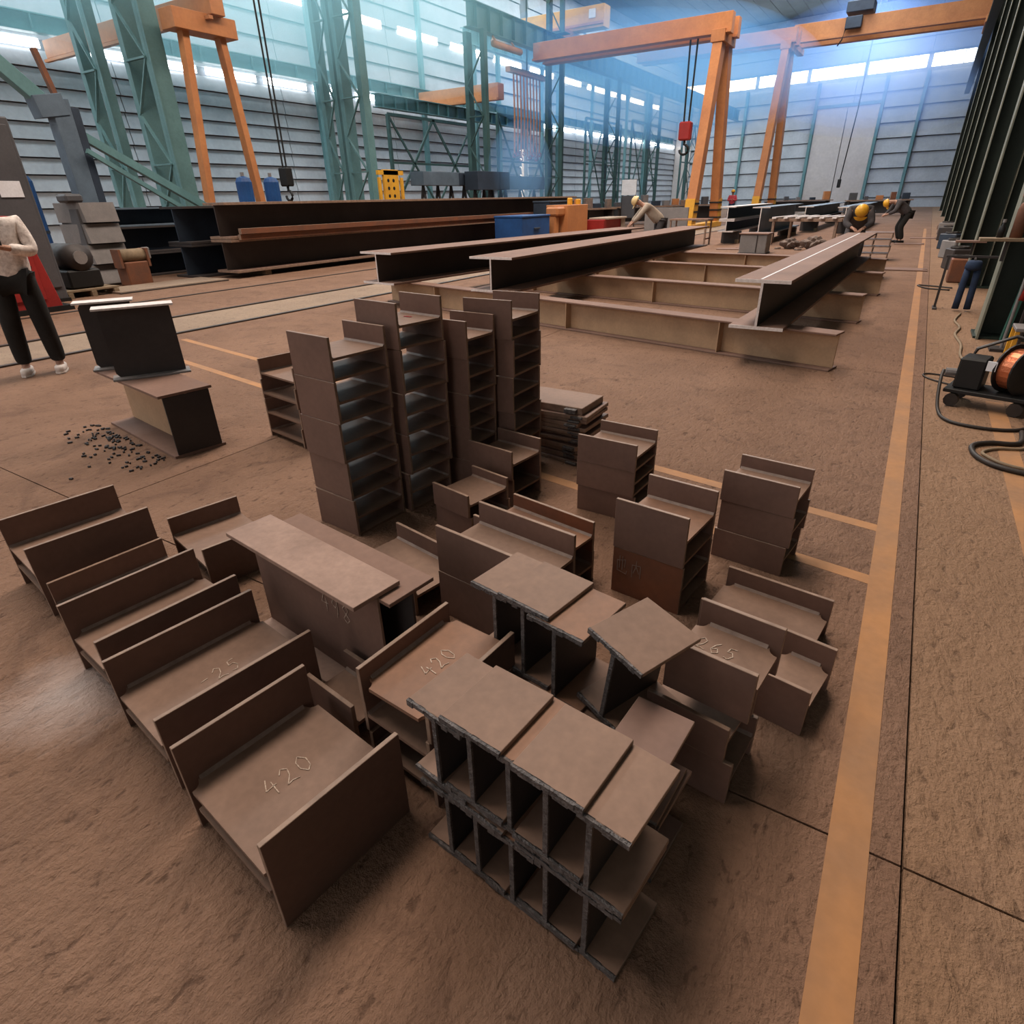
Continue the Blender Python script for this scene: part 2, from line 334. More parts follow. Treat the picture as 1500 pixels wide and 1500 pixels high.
# ------------------------------------------------------------------ right-hand columns
def right_column(y, h, label):
    t = thing('wall_column', label, 'column', (0.79, y, 0), group='dark green columns along the aisle')
    plate('flange', t, (0.012, -0.18, h / 2), (0.022, 0.36, h), 'green_edge', 0.002)
    plate('web', t, (0.80, 0, h / 2), (1.54, 0.03, h), 'green_dark', 0.002)
    plate('stiffener', t, (0.28, -0.10, h / 2), (0.015, 0.17, h), 'green_edge', 0.002)
    plate('base_plate', t, (0.45, -0.06, 0.0125), (0.95, 0.46, 0.025), 'green_dark', 0.002)
    return t
ordn = ['first', 'second', 'third', 'fourth', 'fifth', 'sixth', 'seventh', 'eighth']
for k, y in enumerate((8.9, 13.6, 18.3, 24.5, 31.0, 39.0, 50.0, 64.0)):
    right_column(y, 17.2, f'dark green wall column by the aisle, {ordn[k]} from the wire feeder')
t = thing('diagonal_brace', 'bright green diagonal brace bolted behind the wire feeder', 'brace', (0.05, -0.02, 0))
MB().bar((1.0, 8.3, 1.0), (2.3, 8.3, 2.9), 0.05, 0.16, up=(0, 1, 0)).build('brace_bar', 'green_mid', t)
MB().bar((0.95, 8.3, 0.06), (1.0, 8.3, 1.12), 0.05, 0.1, up=(0, 1, 0)).build('brace_foot', 'green_mid', t)

# ------------------------------------------------------------------ crane columns (compound, laced) and runway girders
def crane_column(x, y, h, sep, label, m='teal', zig=1.25, wide=0.34, z=0):
    t = thing('crane_column', label, 'column', (x, y, z))
    for s in (-1, 1):
        plate('limb', t, (s * sep / 2, 0, h / 2), (0.10 if s < 0 else 0.14, wide, h), m, 0.004)
        plate('limb_flange', t, (s * sep / 2 + s * 0.09, -wide / 2 + 0.02, h / 2), (0.16, 0.03, h), m, 0.004)
    n = int(h / zig); s = 1
    for k in range(n):
        MB().bar((s * sep / 2, -wide / 2, k * zig + 0.1), (-s * sep / 2, -wide / 2, (k + 1) * zig + 0.1), 0.045, 0.08, up=(0, 1, 0)).build('lacing_bar', m, t); s = -s
        if k % 2 == 0: MB().bar((-sep / 2, -wide / 2 - .02, k * zig + 0.1), (sep / 2, -wide / 2 - .02, k * zig + 0.1), 0.05, 0.09, up=(0, 1, 0)).build('batten', m, t)
    plate('base_plate', t, (0, 0, 0.02), (sep + 0.7, wide + 0.3, 0.04), m, 0.004)
    return t
crane_column(-22.0, 12.0, 15.5, 0.75, 'teal laced column beside the left orange gantry, farther from the aisle')
crane_column(-19.3, 12.0, 15.5, 0.95, 'teal laced column beside the left orange gantry, nearer the aisle', wide=0.55)
crane_column(-21.2, 20.6, 15.5, 0.6, 'slender teal laced column behind the long black beam stack')
crane_column(-19.9, 20.6, 15.5, 0.9, 'thick teal laced column behind the long black beam stack', wide=0.5)
crane_column(-19.7, 28.7, 8.45, 0.85, 'dark teal two-limbed column carrying the runway girder near the yellow jig', 'teal_dark', wide=0.42)
crane_column(-19.6, 36.4, 8.45, 0.80, 'dark teal two-limbed column under the runway girder behind the blue boxes', 'teal_dark', wide=0.42)
crane_column(-19.6, 36.4, 6.0, 0.74, 'upper column length rising above the runway girder to the roof', 'teal_dark', wide=0.36, z=9.46)
crane_column(-19.6, 44.6, 8.45, 0.80, 'laced column in the haze left of the bending worker', 'teal_dark', wide=0.4)
crane_column(-19.6, 52.8, 8.45, 0.80, 'far laced column in the haze behind the bending worker', 'teal_dark', wide=0.4)
crane_column(-19.6, 63.0, 8.45, 0.80, 'farthest laced column in the haze before the end wall', 'teal_dark', wide=0.4)
for k, (y, nm) in enumerate(((17.6, 'beside the left gantry'), (26.0, 'near the hanging hook'), (34.5, 'behind the yellow jig'), (43.0, 'left of the daylight doorway'), (52.0, 'right of the daylight doorway'), (62.0, 'deep in the haze'), (72.0, 'at the end wall corner'))):
    t = thing('wall_post', f'slim teal post standing against the panelled side wall {nm}', 'post', (-27.78, y, 0))
    plate('post_web', t, (0, 0, 6), (0.30, 0.05, 12), 'teal', 0.003); plate('post_flange', t, (0.16, 0, 6), (0.02, 0.28, 12), 'teal', 0.003)

def girder(name, label, x, y0, y1, z0, z1, m, step=1.0, wd=0.4, posts=None):
    t = thing(name, label, 'girder', (x, y0, z0)); L = y1 - y0; H = z1 - z0; posts = posts or ()
    for p in posts: plate('support_post', t, (0, p - y0, -z0 / 2), (0.22, 0.22, z0), m, 0.003)
    plate('web', t, (0, L / 2, H / 2), (0.03, L, H - 0.06), m, 0.002)
    plate('top_flange', t, (0, L / 2, H - 0.02), (wd, L, 0.04), m, 0.002); plate('bottom_flange', t, (0, L / 2, 0.02), (wd, L, 0.04), m, 0.002)
    for k in range(int(L / step)): plate('stiffener', t, (wd * 0.22 + 0.015, (k + 0.5) * step, H / 2), (wd * 0.44, 0.025, H - 0.09), m, 0.002)
    return t
girder('runway_girder', 'dark upper runway girder carried on the two-limbed columns', -19.6, 27.9, 78, 8.455, 9.455, 'teal_dark', 1.1)
girder('runway_girder', 'blue-green lower runway girder above the side wall ribbon window', -27.3, -10, 80, 6.86, 7.42, 'teal', 1.25, 0.34)
girder('runway_girder', 'short pale teal girder hung high behind the two-limbed columns', -25.6, 36, 62, 9.75, 10.5, 'teal', 1.0, posts=(37, 45.5, 54, 61.5))
girder('runway_girder', 'teal girder with orange beams under it left of the daylight doorway', -24.8, 27, 44, 5.75, 6.35, 'teal', 0.9)
def bracing(x, y0, y1, z0, z1, label, m='teal_dark'):
    t = thing('wind_bracing', label, 'bracing', (x, y0, 0)); L = y1 - y0
    MB().bar((0, 0, z0), (0, L / 2, z1), 0.07, 0.14).build('brace_bar', m, t); MB().bar((0, L, z0), (0, L / 2, z1), 0.07, 0.14).build('brace_bar', m, t)
    MB().bar((0, 0, z1), (0, L / 2, z0), 0.07, 0.10).build('brace_bar', m, t); MB().bar((0, L, z1), (0, L / 2, z0), 0.07, 0.10).build('brace_bar', m, t)
    MB().bar((0, 0, z1), (0, L, z1), 0.07, 0.14).build('brace_bar', m, t); MB().bar((0, 0, (z0 + z1) / 2), (0, L, (z0 + z1) / 2), 0.06, 0.10).build('brace_bar', m, t)
    for e in (0, L): plate('foot_post', t, (0, e, z1 / 2), (0.16, 0.16, z1), m, 0.003)
for x, a, b, z1, nm in ((-24.6, 27.6, 35.0, 5.5, 'behind the yellow jig'), (-24.0, 37.0, 44.0, 6.2, 'left of the daylight doorway'), (-24.2, 50.0, 57.0, 7.0, 'right of the daylight doorway'), (-23.6, 58.0, 65.0, 7.4, 'in front of the white corner door'), (-21.6, 66.0, 73.0, 7.6, 'deepest in the haze')):
    bracing(x, a, b, 1.2, z1, f'dark crossed steel bracing between columns {nm}')

# ------------------------------------------------------------------ gantry cranes
def semi_gantry(x, ya, yb, z, xl, label, sx=0.5, gird=True, over=0.5, offs=(-0.55, 0.55), lw=0.42, gh=0.75):
    t = thing('gantry_crane', label, 'crane', (x, (ya + yb) / 2, 0)); s = (yb - ya) / 2
    for e in (-1, 1):
        MB().bar((0, e * s, 0.30), (0, e * 0.55, z), lw, sx, up=(0, 1, 0)).build('leg', 'orange', t, bevel=0.01)
        lg = MB().bar((0, e * s * 1.035, 0.10), (0, e * (s - 0.06 * s), 1.30), lw + 0.02, sx + 0.03, up=(0, 1, 0)).build('leg_foot', 'yellow', t)
        for k in range(3):
            zz = 0.45 + 0.35 * k; f = (zz - 0.3) / (z - 0.3); yy = e * (s + (0.55 - s) * f)
            MB().box((0, yy, zz), (lw + 0.05, sx + 0.10, 0.075)).build('black_band', 'black', t)
    MB().box((0, 0, 0.14), (0.5, 2 * s + 1.0, 0.26)).build('end_carriage', 'yellow', t, bevel=0.02)
    MB().box((0, 0, z + 0.1), (0.6, 1.9, 0.45)).build('leg_cap', 'orange', t, bevel=0.01)
    if gird:
        L = x - xl
        for e in offs:
            MB().box((-(L - over) / 2, e, z + 0.55), (L + over, 0.42, gh)).build('main_girder', 'orange', t, bevel=0.01)
            MB().box((-(L - over) / 2, e - 0.26, z + 0.22), (L + over, 0.12, 0.08)).build('girder_rib', 'orange', t)
    return t
semi_gantry(-9.5, 31.2, 35.6, 7.55, -18.9, 'orange semi-gantry crane whose leg stands behind the bending worker', 0.62)
semi_gantry(-9.5, 45.0, 50.1, 9.3, -19.0, 'orange semi-gantry crane whose leg stands nearer the tall double door', 0.66)
semi_gantry(-18.1, 12.05, 14.05, 5.8, -26.9, 'orange gantry crane with splayed legs beside the left teal columns', 0.20, offs=(0.30,), lw=0.26, gh=0.5)
t = thing('overhead_crane', 'orange overhead travelling crane with blue hoist high before the far end wall', 'crane', (0, 49.6, 0))
for e in (1.6, 3.4):
    MB().box((-4.7, e, 10.6), (10.6, 0.5, 0.95)).build('main_girder', 'orange', t, bevel=0.01)
MB().box((-4.7, 1.3, 10.15), (10.6, 0.14, 0.1)).build('girder_rib', 'orange', t)
ho = MB().box((-6.3, 1.6, 11.5), (1.5, 1.4, 0.55)).build('hoist_trolley', 'navy', t, bevel=0.03)
MB().box((-6.5, 0.95, 10.7), (0.9, 0.35, 0.6)).build('hoist_motor', 'navy', t, bevel=0.03)
MB().tube([(-6.9, 0.9, 10.4), (-7.0, 0.9, 9.9), (-7.2, 0.9, 9.6)], 0.04).build('hoist_cable', 'black', t)
for x in (-9.9, 0.5): MB().box((x, 2.5, 10.0), (0.4, 3.6, 0.35)).build('end_carriage', 'orange', t, bevel=0.02)
girder('runway_girder', 'dark runway girder fixed along the right-hand columns', 0.57, 40, 78, 9.2, 9.82, 'green_dark', 1.2)
t = thing('overhead_crane', 'yellow-orange box girder crane crossing above the upper runway girder', 'crane', (0, 38.4, 0))
MB().box((-21.2, 0, 10.36), (7.4, 0.8, 1.0)).build('main_girder', 'yellow', t, bevel=0.01)
MB().box((-21.2, -0.45, 10.05), (7.4, 0.12, 0.12)).build('girder_rib', 'orange', t)
MB().box((-18.2, -0.43, 10.5), (0.40, 0.04, 0.4)).build('number_plate', 'paper', t)
MB().box((-19.6, 0, 9.66), (0.4, 2.6, 0.40)).build('end_carriage', 'orange', t, bevel=0.02)
t = thing('overhead_crane', 'orange crane girder under the teal girder left of the daylight doorway', 'crane', (0, 33.4, 0))
MB().box((-24.3, 0.2, 6.80), (5.6, 0.6, 0.75)).build('main_girder', 'orange', t, bevel=0.01); MB().box((-24.3, -0.2, 6.42), (5.6, 0.14, 0.1)).build('girder_rib', 'orange', t)
t = thing('crane_rail_beam', 'orange pipe-like rail beam below the dark upper runway girder', 'beam', (-19.25, 29.5, 8.05))
MB().cyl((0, 0, 0), (0, 2.5, 0), 0.14, 10).build('tube', 'orange', t, smooth=True); MB().bar((0, 0.4, 0), (-0.3, 0.4, 0.38), 0.06, 0.08).build('bracket', 'orange', t); MB().bar((0, 2.1, 0), (-0.3, 2.1, 0.38), 0.06, 0.08).build('bracket', 'orange', t)

def hook(label, x, y, ztop, z, s=1.0, m='black', red=False):
    t = thing('crane_hook', label, 'hook', (x, y, z))
    for e in (-0.06, 0.06): MB().cyl((e * s, 0, 0.5 * s), (e * s * 1.5, 0, ztop - z), 0.022 * s, 6).build('hoist_rope', 'black', t)
    MB().box((0, 0, 0.38 * s), (0.30 * s, 0.20 * s, 0.40 * s)).build('sheave_block', 'red' if red else m, t, bevel=0.03 * s)
    pts = [(0, 0, 0.2 * s)] + [(0.11 * s * math.sin(a), 0, -0.02 * s + 0.11 * s * math.cos(a)) for a in [R(v) for v in range(0, 271, 30)]]
    MB().tube(pts, 0.032 * s, 6).build('hook', m, t, smooth=True)
hook('black crane hook block hanging from two ropes beside the left gantry', -16.0, 13.35, 9.0, 1.75, 1.2)
hook('red crane hook block hanging beside the gantry leg near the worker', -10.7, 33.0, 7.8, 3.5, 1.9, red=True)
t = thing('sling_spreader', 'hanging spreader beam with a bundle of orange lifting slings', 'spreader', (-20.9, 33.6, 7.6))
MB().box((0, 1.8, 0.12), (0.3, 4.0, 0.24)).build('spreader_bar', 'orange', t); MB().cyl((0, 1.8, 0.2), (0, 1.8, 9.8), 0.04, 6).build('hoist_rope', 'black', t)
for k in range(9):
    ln = 3.7 + 0.5 * random.random(); yy = 0.36 + k * 0.36
    st = MB().tube([(0, yy, -ln + 0.12), (0.03, yy + 0.02, -ln * .5), (0, yy, 0.01)], 0.045, 6).build('sling', 'orange', t)
    MB().tube([(0.1 * math.sin(R(a)), yy, -ln + 0.1 * math.cos(R(a))) for a in range(0, 331, 30)], 0.03, 6).build('hook', 'red', st)
t = thing('door_rope', 'dark hoist rope with a hook hanging in front of the tall double door', 'rope', (-7.6, 70.0, 2.0))
MB().tube([(0, 0, 0), (0.15, 0, 3), (0.3, 0, 6.0), (0.35, 0, 15.41)], 0.05, 6).build('strand', 'black', t); MB().box((0, 0, 0.2), (0.3, 0.2, 0.7)).build('sheave_block', 'black', t, bevel=0.04)

# ------------------------------------------------------------------ steel blocks
FONT = {'0': [[(.5, 1), (.15, .75), (.1, .35), (.4, 0), (.75, .2), (.85, .65), (.5, 1)]], '1': [[(.5, 1), (.45, 0)]], '2': [[(.1, .75), (.4, 1), (.75, .8), (.6, .45), (.1, .05), (.5, .1), (.95, .0)]],
        '4': [[(.5, 1), (.1, .45), (.9, .5)], [(.7, .75), (.6, 0)]], '5': [[(.85, 1), (.3, .95), (.2, .6), (.6, .65), (.8, .35), (.5, .02), (.1, .1)]], '6': [[(.7, 1), (.3, .7), (.1, .3), (.4, 0), (.8, .2), (.6, .5), (.2, .35)]],
        '8': [[(.5, .5), (.15, .75), (.5, 1), (.8, .75), (.5, .5), (.15, .2), (.5, 0), (.85, .25), (.5, .5)]], '9': [[(.8, .9), (.4, 1), (.15, .7), (.5, .5), (.8, .9), (.75, .4), (.6, 0)]], '-': [[(.2, .5), (.8, .55)]], '/': [[(.3, 0), (.7, 1)]],
        'a': [[(.1, .7), (.8, .85), (.75, .4)], [(.3, 1), (.3, .3)], [(.55, 1), (.55, .25)], [(.1, .75), (.12, .15), (.9, .05), (.95, .25)]], 'b': [[(.15, 0), (.15, .7), (.85, .75), (.85, .05)], [(.5, 1), (.45, .6), (.25, .25)], [(.5, .65), (.75, .3)]], '~': [[(.0, .35), (.3, .5), (.6, .4), (1, .5)]]}
def chalk(text, parent, origin, ux, uy, h, m='chalk', wd=0.0028, gap=1.25):
    """strokes drawn on a face: origin = lower left, ux = writing direction, uy = up direction (parent space)"""
    ux = Vector(ux).normalized(); uy = Vector(uy).normalized(); nz = ux.cross(uy); O = Vector(origin); mb = MB(); x = 0
    for ch in text:
        for st in FONT.get(ch, []):
            pts = [O + ux * ((x + a * 0.62) * h) + uy * (b * h) + nz * 0.0012 for a, b in st]
            for p, q in zip(pts, pts[1:]):
                d = (q - p).normalized(); s = nz.cross(d) * wd / 2
                mb.add([p - s, q - s, q + s, p + s, p - s + nz * .0006, q - s + nz * .0006, q + s + nz * .0006, p + s + nz * .0006], [(4, 5, 6, 7), (0, 1, 5, 4), (1, 2, 6, 5), (2, 3, 7, 6), (3, 0, 4, 7)])
        x += 0.62 * gap
    o = mb.build('chalk_mark', m, parent); o['label'] = 'handwritten chalk mark ' + ''.join(c for c in text if c.isdigit()) if any(c.isdigit() for c in text) else 'handwritten chalk strokes'
    return o
def web_poly(L, W, notch):
    x, y = L / 2, W / 2; r = 0.028
    if not notch: return [(-x, -y), (x, -y), (x, y), (-x, y)]
    def q(cx, cy, a0): return [(cx + r * math.cos(R(a0 - k * 22.5)), cy + r * math.sin(R(a0 - k * 22.5))) for k in range(5)]
    return q(-x, -y, 90) + q(x, -y, 180) + q(x, y, 270) + q(-x, y, 360)
GB = 'steel blocks set out on the floor'
def block(x, y, z, th, L, W, B, label, webs=(0.5,), tf=0.014, tw=0.012, notch=False, fm='flange', wm='web', group=None, weld=True, near=None, far=None):
    """H-shaped piece lying with its web level: two upright flanges, level web(s)"""
    t = thing('steel_block', label, 'steel block', (x, y, z), R(th), group)
    plate('flange', t, (0, -(W - tf) / 2, B / 2), (L, tf, B), near or fm); plate('flange', t, (0, (W - tf) / 2, B / 2), (L, tf, B), far or fm)
    for i, f in enumerate(webs):
        MB().prism(web_poly(L - 0.004, W - 2 * tf, notch), B * f - tw / 2, B * f + tw / 2).build('web', wm, t)
        if weld and i == 0:
            for s in (-1, 1):
                yy = s * (W / 2 - tf); zz = B * f + tw / 2; r = 0.009; l2 = L / 2 - (0.035 if notch else 0.004)
                MB().add([(-l2, yy, zz), (-l2, yy - s * r, zz), (-l2, yy, zz + r), (l2, yy, zz), (l2, yy - s * r, zz), (l2, yy, zz + r)], [(0, 1, 2), (3, 5, 4), (1, 4, 5, 2), (0, 2, 5, 3), (0, 3, 4, 1)]).build('weld_bead', 'weld', t)
    return t
def upright(x, y, z, th, L, W, B, label, tf=0.013, tw=0.010, top='web', wb='dark_steel', group=None, rot=None, slag=True, ends=(-1,)):
    """I-shaped piece standing with its web upright"""
    t = thing('beam_offcut', label, 'steel offcut', (x, y, z), R(th), group, rot)
    plate('flange', t, (0, 0, B - tf / 2), (L, W, tf), top); plate('flange', t, (0, 0, tf / 2), (L, W, tf), top)
    plate('web', t, (0, 0, B / 2), (L - 0.002, tw, B - 2 * tf), wb)
    if slag:   # ragged flame-cut burr along the end faces
        for e in ends:
            for zz, hh in ((B - tf / 2, tf), (tf / 2, tf)):
                mb = MB(); n = 9
                for k in range(n):
                    yy = -W / 2 + (k + 0.5) * W / n; hh2 = hh * random.uniform(0.75, 1.35)
                    mb.box((e * (L / 2 + 0.001), yy, zz - (hh2 - hh) / 2), (0.006 + 0.005 * random.random(), W / n, hh2))
                mb.build('burr', 'slag', t)
            MB().box((e * (L / 2), 0, B / 2), (0.006, tw * 1.25, B - 2 * tf)).build('burr', 'slag', t)
    return t
ORD = {1: ['only'], 2: ['bottom', 'top'], 3: ['bottom', 'middle', 'top'], 4: ['bottom', 'second lowest', 'second highest', 'top'], 5: ['bottom', 'second lowest', 'middle', 'second highest', 'top'], 6: ['bottom', 'second lowest', 'third lowest', 'third highest', 'second highest', 'top']}
def stack(n, desc, x, y, th, L, W, B, jit=0.006, gap=0.0015, last=None, **k):
    out = []; b = B / n; d = Vector((math.cos(R(th)), math.sin(R(th)))); nn = Vector((-d.y, d.x))
    for i in range(n):
        jx = random.uniform(-jit, jit); jy = random.uniform(-jit, jit); kk = dict(k)
        if last and i == n - 1: kk.update(last)
        p = Vector((x, y)) + d * jx + nn * jy
        out.append(block(p.x, p.y, i * b, th + random.uniform(-1, 1), L, W, b - gap, f'{ORD[n][i]} steel block {desc}', **kk))
    return out

# --- row of wide blocks beside the pale powder spill
G1 = 'row of wide blocks by the powder spill'
A = block(-1.072, 0.587, 0, 82.8, 0.385, 0.425, 0.300, 'wide dark steel block chalked 420 at the end of its row', webs=(0.52, 0.30), notch=True)
chalk('420', A, (-0.075, -0.01, 0.300 * 0.52 + 0.006), (1, 0, 0), (0, 1, 0), 0.062)
Bk = block(-1.610, 0.728, 0, 82.3, 0.488, 0.384, 0.272, 'wide dark steel block chalked 25, beside the 498 offcut', webs=(0.52, 0.32), notch=True)
chalk('-25', Bk, (-0.06, -0.02, 0.272 * 0.52 + 0.006), (1, 0, 0), (0, 1, 0), 0.062)
Ck = block(-2.060, 0.795, 0, 84.0, 0.479, 0.335, 0.285, 'wide dark steel block with faint chalk strokes, next to the one chalked 25', webs=(0.52, 0.32), notch=True)
chalk('/11', Ck, (-0.03, -0.02, 0.285 * 0.52 + 0.006), (1, 0, 0), (0, 1, 0), 0.05)
block(-2.415, 0.868, 0, 84.5, 0.440, 0.325, 0.205, 'low dark steel block tucked between two taller wide blocks', webs=(0.5,))
block(-2.865, 0.925, 0, 82.5, 0.462, 0.400, 0.322, 'wide dark steel block at the end of the row toward the standing person', webs=(0.58, 0.30))
block(-2.470, 1.340, 0, 77.6, 0.330, 0.430, 0.200, 'short steel block set apart behind the row, beside the 498 offcut')

# --- offcuts around the 498 piece
Gk = upright(-1.515, 1.077, 0, 172.9, 0.740, 0.180, 0.450, 'long upright steel offcut chalked 498 with pale top', top='pale_top', wb='flange', slag=False, tf=0.016)
chalk('498', Gk, (-0.05, 0.006, 0.255), (-1, 0, 0), (0, 0, 1), 0.075)
upright(-1.455, 1.165, 0, 172.9, 0.740, 0.185, 0.430, 'upright steel offcut tucked under the top of the 498 offcut', top='beam_top', wb='dark_steel', slag=False, tf=0.014)
block(-1.225, 0.930, 0, -7, 0.230, 0.160, 0.165, 'small low steel block wedged between the 498 offcut and the blocks chalked 420')
st = stack(3, 'in the stack whose reddish top web is chalked 420', -0.895, 1.000, 84.9, 0.372, 0.272, 0.370, fm='flange', wm='web', last=dict(wm='rust_web', notch=True), webs=(0.5,))
chalk('420', st[2], (-0.055, -0.02, 0.1218 * 0.5 + 0.006), (1, 0, 0), (0, 1, 0), 0.055)

# --- tall stacks
WW = (0.5, 0.04)
stack(5, 'in the tall stack standing next to the low four-block stack', -2.205, 1.975, -5.8, 0.300, 0.330, 0.990, webs=WW)
s2 = stack(5, 'in the tall stack with a red stroke on its top web', -2.130, 2.330, -9.0, 0.310, 0.300, 1.085, webs=WW, jit=0.012)
chalk('~', s2[4], (-0.02, 0.02, 0.217 * 0.5 + 0.006), (1, 0.1, 0), (0, 1, 0), 0.07, m='red_chalk', wd=0.014)
stack(5, 'in the half-hidden tall stack behind the red-stroked one', -2.000, 2.640, -3.0, 0.300, 0.250, 0.960, webs=WW)
stack(5, 'in the tall stack beside the pile of flat plates', -1.905, 2.940, 0.6, 0.310, 0.320, 1.030, webs=WW)
stack(4, 'in the low four-block stack behind the tall ones', -3.470, 2.680, 81.5, 0.290, 0.450, 0.560, webs=(0.28,))
# --- middle group
stack(2, 'in the two-block stack in front of the flat plate pile', -1.695, 2.600, -7.1, 0.306, 0.262, 0.330, webs=(0.5,))
stack(2, 'in the narrow two-block stack at the foot of the tall stacks', -1.650, 2.215, -10.0, 0.255, 0.290, 0.245, webs=(0.5,))
stack(2, 'in the rust-red stack behind the long-flanged stack', -1.125, 1.945, -9.0, 0.447, 0.280, 0.292, webs=(0.5,), last=dict(wm='rust_web', far='rust_flange'))
stack(2, 'in the long-flanged stack behind the ragged offcut pile', -1.070, 1.620, -7.2, 0.470, 0.262, 0.408, webs=(0.5,))
stack(1, 'lying low between the 498 offcut and the long-flanged stack', -1.585, 1.620, -11.0, 0.440, 0.275, 0.172, webs=(0.5,))
stack(3, 'in the three-block stack on the open floor side of the plate pile', -1.090, 2.752, -1.8, 0.325, 0.268, 0.430, webs=(0.5, 0.06))
s11 = stack(2, 'in the two-block stack with scrawled rusty flange', -0.614, 2.149, -5.4, 0.305, 0.300, 0.440, webs=(0.5, 0.06), last=dict(wm='rust_web'))
for o in s11[0].children:
    if o.name.startswith('flange') and o.location.y < 0: o.data = o.data.copy(); o.data.materials[0] = MATS['rust_flange']
chalk('ab', s11[0], (-0.135, -0.150, 0.10), (1, 0, 0), (0, 0, 1), 0.085, m='weld', wd=0.003)
stack(3, 'in the three-block stack next to the yellow floor line', -0.320, 2.610, -6.0, 0.315, 0.235, 0.435, webs=(0.5,))
# --- right group
block(-0.172, 2.030, 0, -7.0, 0.395, 0.290, 0.160, 'long low steel block in front of the stack next to the yellow line', notch=True)
block(-0.020, 1.722, 0, -10.0, 0.165, 0.265, 0.176, 'small steel block with notched web ends, nearest the yellow floor line', notch=True)
bb = block(-0.210, 1.340, 0.0, -6.0, 0.245, 0.220, 0.150, 'bottom steel block in the stack under the one chalked 265')
block(-0.226, 1.345, 0.1505, -8.0, 0.235, 0.225, 0.120, 'middle steel block in the stack under the one chalked 265')
K = block(-0.195, 1.395, 0.272, -7.0, 0.240, 0.240, 0.165, 'steel block chalked 265 on top of its stack', notch=True)
chalk('265', K, (-0.085, -0.015, 0.165 * 0.5 + 0.006), (1, 0, 0), (0, 1, 0), 0.052)
# --- ragged offcut piles
def pile_row(n, x, y, th, L, Wt, B, z, desc, fw, start=0, topm='web', skew=None):
    d = Vector((math.cos(R(th)), math.sin(R(th)))); nn = Vector((-d.y, d.x)); p = (Wt - fw) / (n - 1)
    for i in range(n):
        off = Wt / 2 - fw / 2 - i * p; up = 0.0142 if (i + start) % 2 else 0.0
        c = Vector((x, y)) + nn * off + d * random.uniform(-0.012, 0.012)
        upright(c.x, c.y, z + up, th + random.uniform(-1.5, 1.5), L, fw, B, f'ragged offcut {desc}, {ordn[i]} from the 420 stack', top=('rust_web' if (i + start) % 3 == 2 else topm))
pile_row(5, -0.455, 0.800, 83.8, 0.195, 0.560, 0.232, 0.0, 'in the floor course of the front pile', 0.165)
pile_row(5, -0.462, 0.802, 83.8, 0.200, 0.580, 0.232, 0.2466, 'in the upper course of the front pile', 0.170)
upright(-0.262, 1.010, 0.0, 84, 0.190, 0.150, 0.215, 'short dark offcut standing between the front pile and the 265 stack', top='flange')
upright(-0.268, 1.000, 0.2155, 86, 0.185, 0.145, 0.175, 'short dark offcut set on top beside the 265 stack', top='flange')
pile_row(5, -0.590, 1.200, 80.0, 0.240, 0.560, 0.205, 0.0, 'in the floor course of the rear pile', 0.165)
pile_row(3, -0.690, 1.262, 80.0, 0.215, 0.420, 0.262, 0.2196, 'in the upper course of the rear pile', 0.185)
upright(-0.400, 1.225, 0.232, 0, 0.220, 0.190, 0.265, 'tilted ragged offcut leaning at the end of the rear pile', rot=(R(7), R(0), R(68)))
# --- pieces standing near the person
LB = upright(-4.450, 2.195, 0, 171.5, 1.170, 0.350, 0.430, 'long low steel offcut on the floor carrying two upright pieces', top='beam_top', wb='rest_web', slag=False, tf=0.018, tw=0.016)
plate('end_plate', LB, (-0.580, 0, 0.215), (0.012, 0.30, 0.39), 'dark_steel')
for (x, y, th, L, nm) in ((-4.480, 2.245, 62.1, 0.440, 'nearer the tall stacks'), (-4.930, 2.275, 60.0, 0.330, 'nearer the standing person')):
    t = thing('beam_offcut', f'dark upright piece standing on the long low offcut, {nm}', 'steel offcut', (x, y, 0.4305), R(th))
    plate('flange', t, (0, 0, 0.476), (L + 0.05, 0.16, 0.013), 'cut_edge'); plate('flange', t, (0, 0, 0.0065), (L + 0.05, 0.16, 0.013), 'grey_metal')
    MB().prism([(-L / 2 + .02, 0.013), (L / 2, 0.013), (L / 2, 0.469), (-L / 2 + .02, 0.469), (-L / 2, 0.44), (-L / 2, 0.04)], -0.006, 0.006, Matrix.Rotation(PI / 2, 4, 'X')).build('web', 'dark_steel', t)

ON = ['first', 'second', 'third', 'fourth', 'fifth', 'sixth', 'seventh', 'eighth', 'ninth', 'tenth', 'eleventh', 'twelfth', 'thirteenth']
# --- pile of flat plates
z = 0.0
for k in range(13):
    t = thing('steel_plate', 'top plate of the jumbled pile of rusty steel plates' if k == 12 else ('bottom plate of the jumbled pile of rusty steel plates' if k == 0 else f'rusty steel plate in the jumbled pile, {ON[12 - k]} from the top'), 'steel plate', (-1.71 + random.uniform(-.025, .025), 3.35 + random.uniform(-.02, .02), z), R(random.uniform(-10, 6)), group='plates in the jumbled plate pile')
    h = random.choice((0.022, 0.026, 0.032)) if k < 12 else 0.045
    plate('plate_body', t, (0, 0, h / 2), (0.46 + random.uniform(-.05, .03), 0.34 + random.uniform(-.04, .02), h), 'flange' if k < 12 else 'web', 0.003)
    plate('burr', t, (0.16, -0.165, h / 2), (0.08, 0.04, h * 0.6), 'slag', 0.003)
    z += h + 0.0015

